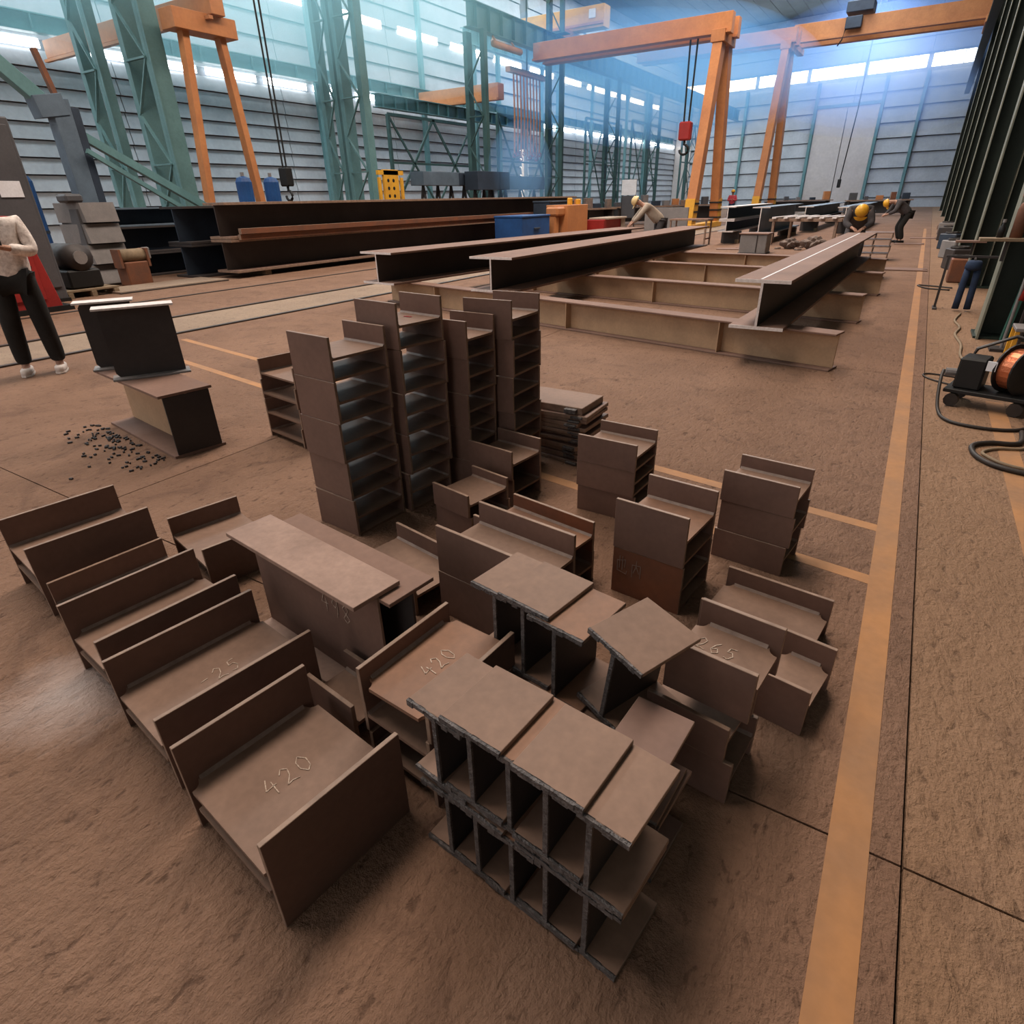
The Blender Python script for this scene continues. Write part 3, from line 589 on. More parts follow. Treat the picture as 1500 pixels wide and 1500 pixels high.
# ------------------------------------------------------------------ long beams on rests
def long_beam(x, y, z, th, L, W, B, label, tf=0.03, tw=0.022, top='beam_top', group=None, wb='beam_web', edge=True):
    t = thing('steel_beam', label, 'steel beam', (x, y, z), R(th), group)
    plate('flange', t, (0, 0, B - tf / 2), (L, W, tf), top, 0.003); plate('flange', t, (0, 0, tf / 2), (L, W, tf), top, 0.003)
    plate('web', t, (0, 0, B / 2), (L - 0.01, tw, B - 2 * tf), wb, 0.002)
    if edge:
        plate('cut_end', t, (-L / 2 - 0.002, 0, B / 2), (0.006, tw, B - 2 * tf), 'cut_edge', 0); plate('cut_end', t, (-L / 2 - 0.002, 0, B - tf / 2), (0.006, W, tf), 'cut_edge', 0); plate('cut_end', t, (-L / 2 - 0.002, 0, tf / 2), (0.006, W, tf), 'cut_edge', 0)
    return t
RH = 0.345
b3 = long_beam(-1.059, 10.30, RH, 88.8, 8.17, 0.50, 0.45, 'long steel beam with a white line along its top flange, nearest the yellow floor line')
plate('painted_stripe', b3, (-0.1, 0.02, 0.4508), (7.9, 0.020, 0.002), 'paper', 0)
long_beam(-4.945, 12.08, RH, 89.9, 9.43, 0.70, 0.46, 'long steel beam in the middle of the three resting on cross beams')
long_beam(-6.72, 11.62, RH, 84.0, 8.41, 0.72, 0.47, 'long steel beam the worker in the pale shirt leans on')
for k, (xr, yr, th, L, nm) in enumerate(((-0.42, 6.40, -13.0, 7.2, 'nearest the block stacks'), (-0.42, 9.10, -10.0, 6.6, 'second from the block stacks'), (-0.36, 11.80, -9.0, 6.6, 'third from the block stacks'), (-0.44, 14.3, -8.0, 6.0, 'farthest from the block stacks'))):
    d = Vector((math.cos(R(th)), math.sin(R(th)))); c = Vector((xr, yr)) - d * L / 2
    t = long_beam(c.x, c.y, 0, th, L, 0.22, RH, f'rusty cross beam on the floor under the long beams, {nm}', tf=0.018, tw=0.016, top='beam_top', wb='rest_web', edge=False)
    for s in (-1, 1):
        for q in (-0.32, 0.05, 0.34): plate('stiffener', t, (q * L, s * 0.055, RH / 2), (0.012, 0.10, RH - 0.04), 'rest_web', 0.001)

# ------------------------------------------------------------------ big dark beams stacked along the crane rail
for k, (z0, B, nm) in enumerate(((0.12, 0.70, 'lower'), (0.83, 0.74, 'upper'))):
    long_beam(-13.55, 17.9, z0, 90.5, 17.6, 0.75, B, f'{nm} of two long black stacked beams nearer the aisle', tf=0.055, tw=0.03, top='flange', wb='beam_web', edge=False)
for k, (z0, B, nm) in enumerate(((0.0, 0.72, 'lower'), (0.73, 0.78, 'upper'))):
    long_beam(-14.7, 17.4, z0, 90.5, 17.2, 0.9, B, f'{nm} of two long black stacked beams farther from the aisle', tf=0.05, tw=0.03, top='dark_steel', wb='navy', edge=False)
for k in range(3):
    t = thing('timber_bearer', f'dark bearer under the stacked black beams, {ON[k]} from the control cabinet', 'bearer', (-13.55, 10.0 + k * 5.5, 0), group='bearers under black beams')
    plate('bearer_body', t, (0, 0, 0.06), (0.7, 0.18, 0.118), 'wood', 0.006)
    MB().box((0.30, -0.06, 0.06), (0.12, 0.08, 0.06)).build('wedge', 'wood', t)
t = thing('channel_strip', 'rust-red channel bars lying on the lower black beam', 'steel bar', (-13.05, 17.9, 0.30))
for e in (0.0, 0.12): plate('bar', t, (e * 0.4, 0.1, 0.565 + e), (0.09, 17.4, 0.115), 'rust_flange', 0.003)
for (y0, z0, B, nm) in ((9.1, 0.0, 0.52, 'bottom'), (9.1, 0.525, 0.58, 'middle'), (9.4, 1.11, 0.40, 'top')):
    long_beam(-16.2, y0, z0, 90, 3.3, 0.7, B, f'{nm} short dark beam in the stack beside the slatted grey box', tf=0.04, tw=0.03, top='blue_grey' if nm == 'top' else 'dark_steel', wb='navy', edge=False)
t = thing('floor_plate', 'loose steel sheet lying on the floor before the black beams', 'steel sheet', (-13.6, 7.6, 0.0))
plate('sheet', t, (0, 0, 0.02), (1.0, 2.4, 0.04), 'floor_plate', 0.004); plate('edge_strip', t, (0.52, 0, 0.012), (0.05, 2.4, 0.024), 'rail_steel', 0.002)

# ------------------------------------------------------------------ machines at the left
t = thing('control_cabinet', 'tall dark grey control cabinet with white paper notice', 'cabinet', (-13.6, 4.75, 0))
MB().box((0, 0, 1.45), (1.0, 1.5, 2.82)).build('body', 'cabinet', t, bevel=0.02)
MB().box((0.51, -0.36, 1.5), (0.03, 0.66, 2.5)).build('door', 'cabinet', t, bevel=0.008); MB().box((0.51, 0.36, 1.5), (0.03, 0.66, 2.5)).build('door', 'cabinet', t, bevel=0.008)
MB().box((0.535, 0.42, 1.82), (0.006, 0.34, 0.24)).build('notice', 'paper', t); MB().box((0, 0, 0.03), (1.04, 1.54, 0.06)).build('plinth', 'black', t)
MB().box((0.54, 0.05, 1.3), (0.03, 0.04, 0.2)).build('handle', 'black', t)
t = thing('machine_base', 'bright red machine base behind the standing person', 'machine', (-12.3, 4.28, 0))
MB().prism([(-0.9, 0), (0.62, 0), (0.42, 1.42), (-0.9, 1.5)], -0.35, 0.35, Matrix(((0, 0, 1, 0), (1, 0, 0, 0), (0, 1, 0, 0), (0, 0, 0, 1)))).build('body', 'red', t, bevel=0.01)
MB().box((0.36, -0.1, 0.55), (0.02, 1.0, 0.7)).build('cover_panel', 'red', t, bevel=0.004); MB().box((0, -0.1, 0.04), (0.8, 1.7, 0.08)).build('plinth', 'black', t)
t = thing('slatted_box', 'slatted pale grey sheet metal box before the press arm', 'box', (-15.25, 7.2, 0))
for k in range(4): MB().add([(0.45 - 0.02 * k, -0.32 + 0.03 * (3 - k), 1.62 - 0.4 * k), (0.45 - 0.02 * k, 0.46, 1.62 - 0.4 * k), (0.5, 0.46, 1.25 - 0.4 * k), (0.5, -0.30 + 0.03 * (3 - k), 1.25 - 0.4 * k), (-0.4, -0.34, 1.62 - .4 * k), (-0.4, 0.46, 1.62 - .4 * k), (-0.4, 0.46, 1.25 - .4 * k), (-0.4, -0.34, 1.25 - .4 * k)],
                              [(0, 3, 2, 1), (4, 5, 6, 7), (0, 1, 5, 4), (3, 7, 6, 2), (0, 4, 7, 3), (1, 2, 6, 5)]).build('slat', 'grey_metal', t)
MB().box((0, 0, 0.03), (0.9, 0.95, 0.06)).build('base_plate', 'grey_metal', t)
MB().box((-0.02, 0.05, 0.75), (0.78, 0.66, 1.5)).build('inner_box', 'cabinet', t)
MB().box((0.2, -0.25, 1.70), (0.4, 0.35, 0.16)).build('motor', 'cabinet', t, bevel=0.04)
t = thing('press_arm', 'blue-grey column press with slanting arm and brace behind the slatted box', 'machine', (-17.2, 8.3, 0))
MB().box((0, 0.0, 1.85), (0.35, 0.40, 3.7)).build('column', 'blue_grey', t, bevel=0.01); MB().box((0.05, 0.28, 1.8), (0.25, 0.18, 3.5)).build('guide_rail', 'navy', t, bevel=0.01)
MB().bar((0, -0.5, 3.5), (0, 0.1, 3.6), 0.4, 0.42).build('arm_head', 'blue_grey', t, bevel=0.01)
MB().bar((0, -0.2, 3.55), (0, -1.6, 4.9), 0.25, 0.30).build('arm', 'teal', t, bevel=0.01); MB().bar((0, 0.2, 3.1), (0, 3.6, 1.2), 0.16, 0.18).build('brace', 'teal', t); MB().bar((0.3, 0.2, 2.7), (0.3, 3.0, 1.0), 0.1, 0.1).build('brace', 'teal', t)
MB().bar((0, 0.06, 3.6), (0, -0.12, 4.6), 0.10, 0.12, up=(1, 0, 0)).build('jib', 'rust_flange', t); MB().box((0, 0, 0.05), (0.8, 0.9, 0.1)).build('base_plate', 'blue_grey', t)
for (y, x, nm) in ((7.35, -17.9, 'behind the control cabinet'), (12.55, -16.9, 'left of the gantry leg'), (13.5, -16.9, 'right beside the gantry leg')):
    t = thing('blue_tank', f'upright blue tank standing {nm}', 'tank', (x, y, 0))
    MB().lathe([(0.02, 0), (0.22, 0), (0.22, 2.1), (0.17, 2.2), (0.05, 2.24)], 14).build('shell', 'blue', t, smooth=False); MB().cyl((0, 0, 2.2), (0, 0, 2.34), 0.05, 8).build('valve', 'grey_metal', t); MB().lathe([(0.225, 1.0), (0.232, 1.0), (0.232, 1.06), (0.225, 1.06)], 14).build('band', 'navy', t)
t = thing('rusty_winch', 'small rusty winch machine on the floor before the short dark beams', 'machine', (-14.35, 7.45, 0))
MB().box((0, 0, 0.24), (0.4, 0.5, 0.48)).build('housing', 'rust_flange', t, bevel=0.02); MB().cyl((0.05, -0.3, 0.6), (0.05, 0.3, 0.6), 0.13, 12).build('drum', 'wood', t, smooth=True); MB().box((0.0, 0.36, 0.62), (0.12, 0.14, 0.24)).build('gauge', 'grey_metal', t, bevel=0.02)
for e in (-0.3, 0.28): MB().box((0.05, e, 0.55), (0.3, 0.05, 0.36)).build('side_frame', 'rust_flange', t)
t = thing('motor_unit', 'dark machine motor with round end cover on a wooden pallet', 'motor', (-13.9, 6.05, 0.1405))
MB().cyl((0.45, 0, 0.55), (-0.4, 0, 0.55), 0.24, 14).build('motor_body', 'dark_steel', t, smooth=True); MB().cyl((0.46, 0, 0.55), (0.50, 0, 0.55), 0.12, 14).build('end_cover', 'grey_metal', t); MB().box((0, 0, 0.17), (0.9, 0.6, 0.33)).build('gear_case', 'black', t, bevel=0.03)
t = thing('wooden_pallet', 'worn wooden pallet under the dark motor', 'pallet', (-13.9, 6.05, 0))
for k in range(4): plate('board', t, (-0.45 + k * 0.3, 0, 0.1215), (0.22, 1.0, 0.035), 'wood', 0.003)
for k in range(3): plate('runner', t, (0, -0.42 + k * 0.42, 0.05), (1.2, 0.09, 0.10), 'wood', 0.003)

# ------------------------------------------------------------------ middle distance things
def box_thing(name, label, cat, loc, d, m, extra=(), bevel=0.015, rz=0):
    t = thing(name, label, cat, loc, rz); MB().box((0, 0, d[2] / 2), d).build('body', m, t, bevel=bevel)
    for nm, c, dd, mm in extra: MB().box(c, dd, ).build(nm, mm, t, bevel=min(dd) * .2)
    return t
box_thing('tool_box', 'low blue steel box in front of the orange machine', 'box', (-11.9, 19.8, 0), (1.1, 1.9, 0.95), 'blue', [('lid', (0, 0, 0.98), (1.14, 1.94, 0.06), 'blue'), ('handle', (0.58, 0, 0.6), (0.04, 0.4, 0.05), 'navy')])
box_thing('tool_box', 'dark blue box with a white figure zero behind the low blue box', 'box', (-12.56, 23.3, 0), (0.72, 2.0, 1.36), 'navy', [('lid', (0, 0, 1.39), (0.76, 2.04, 0.06), 'navy')])
t = bpy.data.objects['tool_box.001'];
MB().tube([(0.372, -0.45 + 0.07 * math.sin(a), 1.12 + 0.12 * math.cos(a)) for a in [R(v) for v in range(0, 361, 30)]], 0.014, 5).build('painted_figure', 'paper', t)
t = box_thing('orange_machine', 'bright orange machine housing beside the blue boxes', 'machine', (-11.6, 22.6, 0), (0.9, 1.7, 1.28), 'orange', [('side_arm', (0.1, -1.1, 1.08), (0.5, 0.7, 0.3), 'orange'), ('arm_post', (0.1, -1.25, 0.47), (0.3, 0.3, 0.94), 'orange'), ('knob', (0.2, -0.2, 1.38), (0.16, 0.18, 0.26), 'yellow'), ('knob', (0.2, 0.5, 1.36), (0.16, 0.18, 0.22), 'yellow')])
box_thing('red_box', 'low red box with cream cloth on it beside the orange machine', 'box', (-11.1, 24.9, 0), (0.8, 1.8, 0.72), 'red', [('cloth', (0.1, 0.2, 0.75), (0.84, 1.9, 0.07), 'cloth_cream'), ('cloth_flap', (0.43, 0.95, 0.52), (0.04, 0.4, 0.5), 'cloth_cream')])
t = thing('steel_sheet_stand', 'upright grey steel sheet standing behind the bending worker', 'steel sheet', (-8.2, 24.0, 0), R(-8))
plate('sheet', t, (0, 0, 0.62), (1.75, 0.05, 1.0), 'grey_metal', 0.005)
for e in (-0.7, 0.7): MB().bar((e, 0.05, 1.0), (e, 0.5, 0.0), 0.05, 0.05).build('prop', 'dark_steel', t); MB().box((e, 0, 0.06), (0.1, 0.1, 0.12)).build('foot', 'dark_steel', t)
t = thing('notice_board', 'white notice board on legs beside the white corner door', 'board', (-14.2, 35.0, 0), R(-8))
plate('panel', t, (0, 0, 1.95), (0.9, 0.04, 0.75), 'paper', 0.004); plate('back_panel', t, (0, 0.03, 1.0), (0.85, 0.04, 1.1), 'cabinet', 0.004)
for e in (-0.42, 0.42): plate('leg', t, (e, 0.03, 1.15), (0.05, 0.05, 2.3), 'dark_steel', 0.003)
t = thing('trestle_table', 'small rusty steel trestle with open legs before the striped gantry leg', 'trestle', (-6.7, 22.2, 0))
plate('top', t, (0, 0, 0.78), (1.3, 0.7, 0.05), 'rust_flange', 0.004)
for a in (-0.6, 0.6):
    for b in (-0.3, 0.3): plate('leg', t, (a, b, 0.38), (0.05, 0.05, 0.755), 'rust_flange', 0.003)
    plate('stretcher', t, (a, 0, 0.2), (0.04, 0.6, 0.04), 'rust_flange', 0.003)
t = box_thing('steel_cube', 'squat grey steel block with pale top standing behind the cross beams', 'steel block', (-3.95, 19.4, 0), (0.72, 0.6, 0.50), 'grey_metal', [('top_plate', (0, 0, 0.515), (0.80, 0.68, 0.03), 'beam_top'), ('base_plate', (0, 0, 0.015), (0.76, 0.64, 0.03), 'dark_steel'), ('stiffener', (0.1, -0.31, 0.26), (0.02, 0.04, 0.44), 'dark_steel')])
for k, (x, y, z0, L, W, B, nm, wb) in enumerate(((-5.6, 25.5, 0.38, 6.0, 0.5, 0.36, 'lower beam of the pair with white-cut ends beyond the steel cube', 'black'), (-5.6, 25.5, 0.75, 6.0, 0.5, 0.40, 'upper beam of the pair with white-cut ends beyond the steel cube', 'black'),
        (-4.6, 26.0, 0.30, 6.5, 0.55, 0.82, 'tall blue-grey beam beside the white-cut pair', 'blue_grey'), (-2.6, 34.0, 0.55, 12.0, 0.6, 0.45, 'long far blue-grey beam beyond the slatted rack', 'blue_grey'), (-4.3, 36.0, 0.5, 12.0, 0.6, 0.5, 'longest far blue-grey beam toward the double door', 'blue_grey'))):
    long_beam(x, y, z0, 90, L, W, B, nm, tf=0.035, tw=0.03, top='cut_edge' if k < 2 else 'blue_grey', wb=wb)
    for e in (-0.35, 0.35):
        t = thing('bearer_block', f'bearer block under the {nm.split(" beyond")[0].split(" toward")[0].split(" beside")[0]}, {"near end" if e < 0 else "far end"}', 'bearer', (x, y + e * L, 0), group='bearer blocks under the far beams') if k != 1 else None
        if t: plate('block_body', t, (0, 0, z0 / 2), (W + 0.1, 0.3, z0 - 0.004), 'dark_steel', 0.008); plate('wedge', t, (W / 2, -0.16, 0.06), (0.14, 0.05, 0.12), 'wood', 0.004)
t = thing('slatted_rack', 'low rack with long pale slats beyond the steel cube', 'rack', (-3.1, 23.6, 0), R(-8))
for k in range(6): plate('slat', t, (-0.9 + 0.36 * k, 0, 0.80), (0.13, 2.2, 0.05), 'cut_edge', 0.004)
for e in (-0.9, 0.9): plate('bearer', t, (0, e, 0.73), (2.2, 0.10, 0.08), 'rust_flange', 0.004)
for a in (-0.95, 0.95):
    for b in (-0.9, 0.9): plate('leg', t, (a, b, 0.345), (0.08, 0.08, 0.69), 'rust_flange', 0.004)
for (x, y, s, nm) in ((-2.60, 20.9, 0.30, 'nearer the white-lined beam'), (-3.30, 21.2, 0.24, 'beside the steel cube'), (-2.75, 21.8, 0.24, 'in front of the slatted rack')):
    t = thing('cloth_bundle', f'crumpled brown cloth bundle on the floor {nm}', 'cloth', (x, y, 0))
    bm = bmesh.new(); bmesh.ops.create_icosphere(bm, subdivisions=3, radius=1)
    for v in bm.verts:
        n = 0.75 + 0.25 * math.sin(v.co.x * 7 + x * 9) * math.cos(v.co.y * 6 + v.co.z * 5); v.co = Vector((v.co.x * s * 1.35 * n, v.co.y * s * n, max(-0.0, (v.co.z * n + 0.72) * s * 0.8)))
    me = bpy.data.meshes.new('folds'); bm.to_mesh(me); bm.free(); me.materials.append(MATS['sack']); link('folds', me, t)
    MB().tube([(-s, -s * .5, .03), (-s * 1.3, -s * .8, .02), (-s * 1.6, -s * .6, .02)], 0.03, 6).build('loose_end', 'sack', t)
for k in range(4):
    t = thing('stacked_channel', f'{ORD[4][k]} rust-brown channel piece in the low stack behind the white-lined beam', 'steel piece', (-0.95 + (k % 2) * 0.02, 18.3, 0.02 + 0.155 * k))
    plate('web', t, (0, 0, 0.125), (0.75, 0.45, 0.02), 'flange', 0.003)
    for e in (-0.36, 0, 0.36): plate('rib', t, (e, 0, 0.057), (0.02, 0.45, 0.112), 'flange', 0.003)
for k, (x, y, a) in enumerate(((-0.12, 16.0, 2), (-0.25, 24, 0), (0.1, 27, 3), (-4.9, 20.6, 10), (-4.4, 21.2, -12))):
    t = thing('loose_plate', f'loose thin steel plate lying on the floor, {["by the end of the cross beams","beside the low channel stack","far along the aisle","near the trestle","beside the steel cube"][k]}', 'steel plate', (x, y, 0), R(a))
    plate('sheet', t, (0, 0, 0.012), (0.8, 0.5, 0.022), 'beam_top', 0.003); plate('lug', t, (0.36, 0, 0.03), (0.08, 0.1, 0.014), 'flange', 0.002)
t = thing('jig_frame', 'yellow steel jig frame with round holes behind the long black beams', 'jig', (-17.0, 18.9, 0))
MB().box((0, 0, 1.3), (0.10, 0.8, 2.5)).build('plate_body', 'yellow', t, bevel=0.01)
for k in range(4):
    for e in (-0.18, 0.1): MB().cyl((0.045, e, 1.45 + 0.25 * k), (0.056, e, 1.45 + 0.25 * k), 0.06, 10).build('hole', 'black', t)
for e in (-0.6, 0.6): MB().box((0, e, 1.15), (0.08, 0.14, 2.3)).build('post', 'yellow', t, bevel=0.01)
MB().box((0, 0, 2.45), (0.10, 1.35, 0.14)).build('top_bar', 'yellow', t); MB().box((0, 0, 0.05), (0.5, 1.5, 0.1)).build('base_plate', 'yellow', t)
for (x, y, L, z0, B, m, nm) in ((-18.0, 23.4, 3.6, 2.08, 0.5, 'blue_grey', 'nearer the yellow jig'), (-17.2, 25.6, 2.6, 1.9, 0.72, 'navy', 'with dark end cover'), (-18.6, 30.0, 5.5, 1.95, 0.6, 'navy', 'in the blue smoke')):
    t = thing('box_girder', f'dark blue box girder on legs behind the black beams, {nm}', 'girder', (x, y, 0))
    MB().box((0, 0, z0 + B / 2), (0.7, L, B)).build('body', m, t, bevel=0.01); MB().box((0.36, L * .3, z0 + B / 2), (0.03, L * .25, B * .9)).build('cover', 'navy', t)
    for e in (-0.4, -0.13, 0.13, 0.4):
        for q in (-1, 1): MB().bar((0, e * L, z0), (q * 0.3, e * L + 0.1 * q, 0.0), 0.08, 0.08).build('leg', 'dark_steel', t)

for k, (x, y, L, nm) in enumerate(((-15.8, 33.0, 3.4, 'behind the orange machine'), (-14.6, 38.5, 4.0, 'behind the leaning worker'), (-12.6, 42.0, 3.2, 'between the gantry legs'), (-9.0, 58.0, 5.0, 'before the double door'), (-3.0, 52.0, 4.0, 'before the end wall beside the double door'))):
    t = thing('work_bench', f'cluttered grey-brown work bench {nm}', 'bench', (x, y, 0), R(60 - 12 * k))
    plate('bench_top', t, (0, 0, 0.95), (L, 1.0, 0.08), 'flange', 0.004); plate('back_panel', t, (0, 0.4, 0.52), (L, 0.05, 0.74), 'cabinet', 0.004)
    for a in (-0.45, 0.45): plate('leg', t, (a * L, 0, 0.455), (0.1, 0.8, 0.91), 'dark_steel', 0.004)
    for j in range(5):
        h = random.uniform(.15, .6); plate('stored_item', t, (-0.4 * L + j * 0.2 * L, random.uniform(-.25, .25), 0.99 + h / 2), (random.uniform(.2, .5), random.uniform(.2, .4), h), random.choice(('grey_metal', 'cabinet', 'navy', 'sack', 'orange', 'rust_flange')), 0.01)
for k, (x, y, c) in enumerate(((-13.4, 30.6, 'cloth_cream'), (-13.0, 31.6, 'cloth_grey'))):
    pass
# ------------------------------------------------------------------ right-hand workstation
def arc(c, r, a0, a1, n, z=0.02, sx=1): return [(c[0] + sx * r * math.cos(R(a0 + (a1 - a0) * k / n)), c[1] + r * math.sin(R(a0 + (a1 - a0) * k / n)), z) for k in range(n + 1)]
t = thing('wire_feeder', 'black welding wire feeder with a copper wire spool on small wheels', 'wire feeder', (0.735, 5.72, 0), R(-14))
t.scale = (1.18, 1.18, 1.18)
plate('base_tray', t, (-0.02, 0, 0.10), (0.44, 0.26, 0.025), 'black', 0.004)
for a in (-0.18, 0.16):
    for b in (-0.12, 0.12): MB().cyl((a, b - 0.02, 0.043), (a, b + 0.02, 0.043), 0.042, 10).build('wheel', 'rubber', t)
MB().box((-0.13, 0, 0.21), (0.15, 0.18, 0.2)).build('drive_unit', 'black', t, bevel=0.012); MB().cyl((-0.21, -0.03, 0.2), (-0.27, -0.05, 0.2), 0.025, 10).build('torch_socket', 'grey_metal', t)
M_sp = Matrix.Rotation(PI / 2, 3, 'X') @ Matrix.Identity(3)
Msp = Matrix.Rotation(R(-28), 3, 'Z') @ Matrix.Rotation(PI / 2, 3, 'Y')
MB().lathe([(0.05, -0.045), (0.125, -0.045), (0.125, 0.045), (0.05, 0.045)], 24, (0.10, 0, 0.26), Msp).build('copper_coil', 'copper', t, smooth=False)
for e in (-0.052, 0.052): MB().lathe([(0.03, e - 0.005), (0.150, e - 0.005), (0.150, e + 0.005), (0.03, e + 0.005)], 24, (0.10, 0, 0.26), Msp).build('spool_flange', 'black', t)
MB().tube([(-0.22, 0.1, 0.12), (-0.16, 0.1, 0.34), (0.02, 0.1, 0.44), (0.2, 0.1, 0.40), (0.28, 0.1, 0.25), (0.26, 0.1, 0.11)], 0.011, 8).build('carry_handle', 'rubber', t, smooth=True)
MB().box((-0.03, -0.10, 0.28), (0.05, 0.01, 0.06)).build('label_plate', 'paper', t)
def cable(label, pts, r, m='rubber', seg=6):
    P = [Vector(p) for p in pts]; out = []
    for i in range(len(P) - 1):
        p0 = P[max(i - 1, 0)]; p1 = P[i]; p2 = P[i + 1]; p3 = P[min(i + 2, len(P) - 1)]
        for k in range(seg):
            s = k / seg; out.append(0.5 * ((2 * p1) + (-p0 + p2) * s + (2 * p0 - 5 * p1 + 4 * p2 - p3) * s * s + (-p0 + 3 * p1 - 3 * p2 + p3) * s ** 3))
    out.append(P[-1]); return tag(MB().tube(out, r, 7).build('cable', m, None, smooth=True), label, 'cable')
cable('black cable curling from the wire feeder around to the floor in front', [(0.40, 5.76, 0.24), (0.39, 5.62, 0.18), (0.41, 5.40, 0.03), (0.48, 5.17, 0.013), (0.68, 5.10, 0.013), (0.86, 5.15, 0.013), (0.98, 5.30, 0.013)], 0.012)
cable('thick black cable looping wide on the floor below the wire feeder', [(0.90, 5.12, 0.016), (0.86, 4.85, 0.016), (0.70, 4.78, 0.016), (0.60, 4.66, 0.016), (0.62, 4.46, 0.016), (0.74, 4.32, 0.016), (0.98, 4.28, 0.016), (1.25, 4.34, 0.016)], 0.016)
cable('second thin cable beside the wide loop on the floor', [(0.93, 5.12, 0.010), (0.90, 4.80, 0.010), (0.74, 4.70, 0.010), (0.66, 4.60, 0.010), (0.67, 4.52, 0.010), (0.78, 4.40, 0.010), (1.02, 4.36, 0.010), (1.25, 4.42, 0.010)], 0.010, 'wood')
cable('thin brown cable making a flat loop on the aisle floor', [(0.66, 6.55, 0.008), (0.50, 6.60, 0.008), (0.36, 6.62, 0.008), (0.31, 6.55, 0.008), (0.36, 6.42, 0.008), (0.50, 6.30, 0.008), (0.64, 6.28, 0.008)], 0.007)
cable('twisted pale cable running along the column base', [(0.70, 10.3, 0.012), (0.62, 9.7, 0.012), (0.66, 9.2, 0.012), (0.60, 8.7, 0.012), (0.64, 8.1, 0.012), (0.62, 7.5, 0.012), (0.70, 7.0, 0.012), (0.76, 6.6, 0.012)], 0.013, 'wood')
cable('dark cable pair lying across the aisle beyond the hanging trousers', [(0.66, 13.1, 0.01), (0.4, 13.25, 0.01), (0.16, 13.3, 0.01), (0.30, 12.9, 0.01), (0.62, 12.8, 0.01)], 0.014)
t = thing('welding_machine', 'pale grey welding machine case beside the looping cables', 'welding machine', (1.12, 5.25, 0))
MB().box((0, 0, 0.22), (0.36, 0.55, 0.36)).build('case', 'grey_metal', t, bevel=0.02); MB().box((-0.185, 0, 0.22), (0.012, 0.5, 0.3)).build('side_panel', 'door_white', t, bevel=0.003)
for b in (-0.2, 0.2): MB().cyl((-0.16, b, 0.04), (0.16, b, 0.04), 0.04, 10).build('wheel', 'rubber', t)
t = thing('yellow_stool', 'small yellow metal stool frame behind the wire feeder', 'stool', (1.10, 7.25, 0))
plate('seat', t, (0, 0, 0.36), (0.34, 0.3, 0.03), 'grey_metal', 0.004)
for a in (-0.15, 0.15):
    for b in (-0.13, 0.13): plate('leg', t, (a, b, 0.173), (0.035, 0.035, 0.343), 'yellow', 0.003)
for b in (-0.13, 0.13): plate('stretcher', t, (0, b, 0.06), (0.27, 0.03, 0.04), 'yellow', 0.003)
t = thing('sheet_trolley', 'tilted grey steel tray on thin legs by the near column', 'trolley', (1.22, 7.75, 0))
MB().bar((-0.2, 0, 0.72), (0.25, -0.1, 0.60), 0.5, 0.03).build('tray', 'grey_metal', t)
for a in (-0.17, 0.2):
    for b in (-0.16, 0.14): plate('leg', t, (a, b, 0.30), (0.025, 0.025, 0.60), 'dark_steel', 0.002)
t = thing('gas_hose_rack', 'red gas hose hanging on a thin rod beside the near column', 'hose', (0.98, 8.02, 0))
MB().cyl((0, 0, 0), (0, 0, 1.1), 0.014, 8).build('rod', 'grey_metal', t); MB().box((0, 0, 0.015), (0.2, 0.2, 0.03)).build('foot', 'dark_steel', t)
MB().tube([(0.03, 0, 1.05), (0.06, 0, 0.9), (0.05, 0, 0.65), (0.02, 0, 0.5)], 0.028, 8).build('hose', 'red', t, smooth=True)
for (y, z, L, nm, m) in ((8.53, 1.02, 0.40, 'on the near column', 'wood'), (13.3, 0.72, 0.42, 'on the second column', 'beam_top')):
    t = thing('wall_shelf', f'small shelf plate bracketed {nm}', 'shelf', (0.79, y, z))
    plate('shelf_plate', t, (-0.06, -0.12, 0.012), (L, 0.22, 0.03), m, 0.003); MB().bar((-0.01, -0.05, 0.0), (-0.01, -0.05, -0.2), 0.03, 0.03).build('bracket', 'dark_steel', t)
t = thing('spray_bottle', 'small black bottle standing on the near column shelf', 'bottle', (0.70, 8.45, 1.0475)); MB().lathe([(0.02, 0), (0.03, 0.0), (0.03, 0.09), (0.012, 0.12), (0.012, 0.15)], 12).build('body', 'black', t, smooth=True); MB().cyl((0, 0, 0.14), (0, 0, 0.17), 0.016, 8).build('cap', 'grey_metal', t)
t = thing('canister', 'brown canister standing on the near column shelf', 'canister', (0.83, 8.43, 1.0475)); MB().lathe([(0.02, 0), (0.055, 0), (0.055, 0.26), (0.04, 0.31), (0.02, 0.33)], 16).build('shell', 'rust_flange', t, smooth=True); MB().cyl((0, 0, 0.33), (0, 0, 0.37), 0.02, 8).build('valve', 'grey_metal', t); MB().box((0.0, 0.0, 0.40), (0.10, 0.08, 0.07)).build('cap', 'beam_top', t, bevel=0.01)
t = thing('hanging_trousers', 'dark blue work trousers hanging from a rail beside the aisle', 'trousers', (0.70, 10.6, 0))
for e in (-0.07, 0.08): MB().tube([(e * .7, 0, 0.56), (e * .8, -0.01, 0.40), (e * .85, 0.0, 0.2), (e * .9, 0, 0.03)], 0.042, 10).build('trouser_leg', 'cloth_blue', t, smooth=True)
MB().lathe([(0.07, 0), (0.10, 0.03), (0.09, 0.10), (0.07, 0.12)], 12, (0, 0, 0.53)).build('waist', 'cloth_blue', t, smooth=True)
t = thing('clothes_rail', 'low steel rail with hooks carrying the dark blue trousers', 'rail', (0.70, 10.74, 0))
for e in (-0.3, 0.3): plate('leg', t, (e, 0, 0.335), (0.03, 0.03, 0.67), 'dark_steel', 0.002); plate('foot', t, (e, 0, 0.01), (0.05, 0.3, 0.02), 'dark_steel', 0.002)
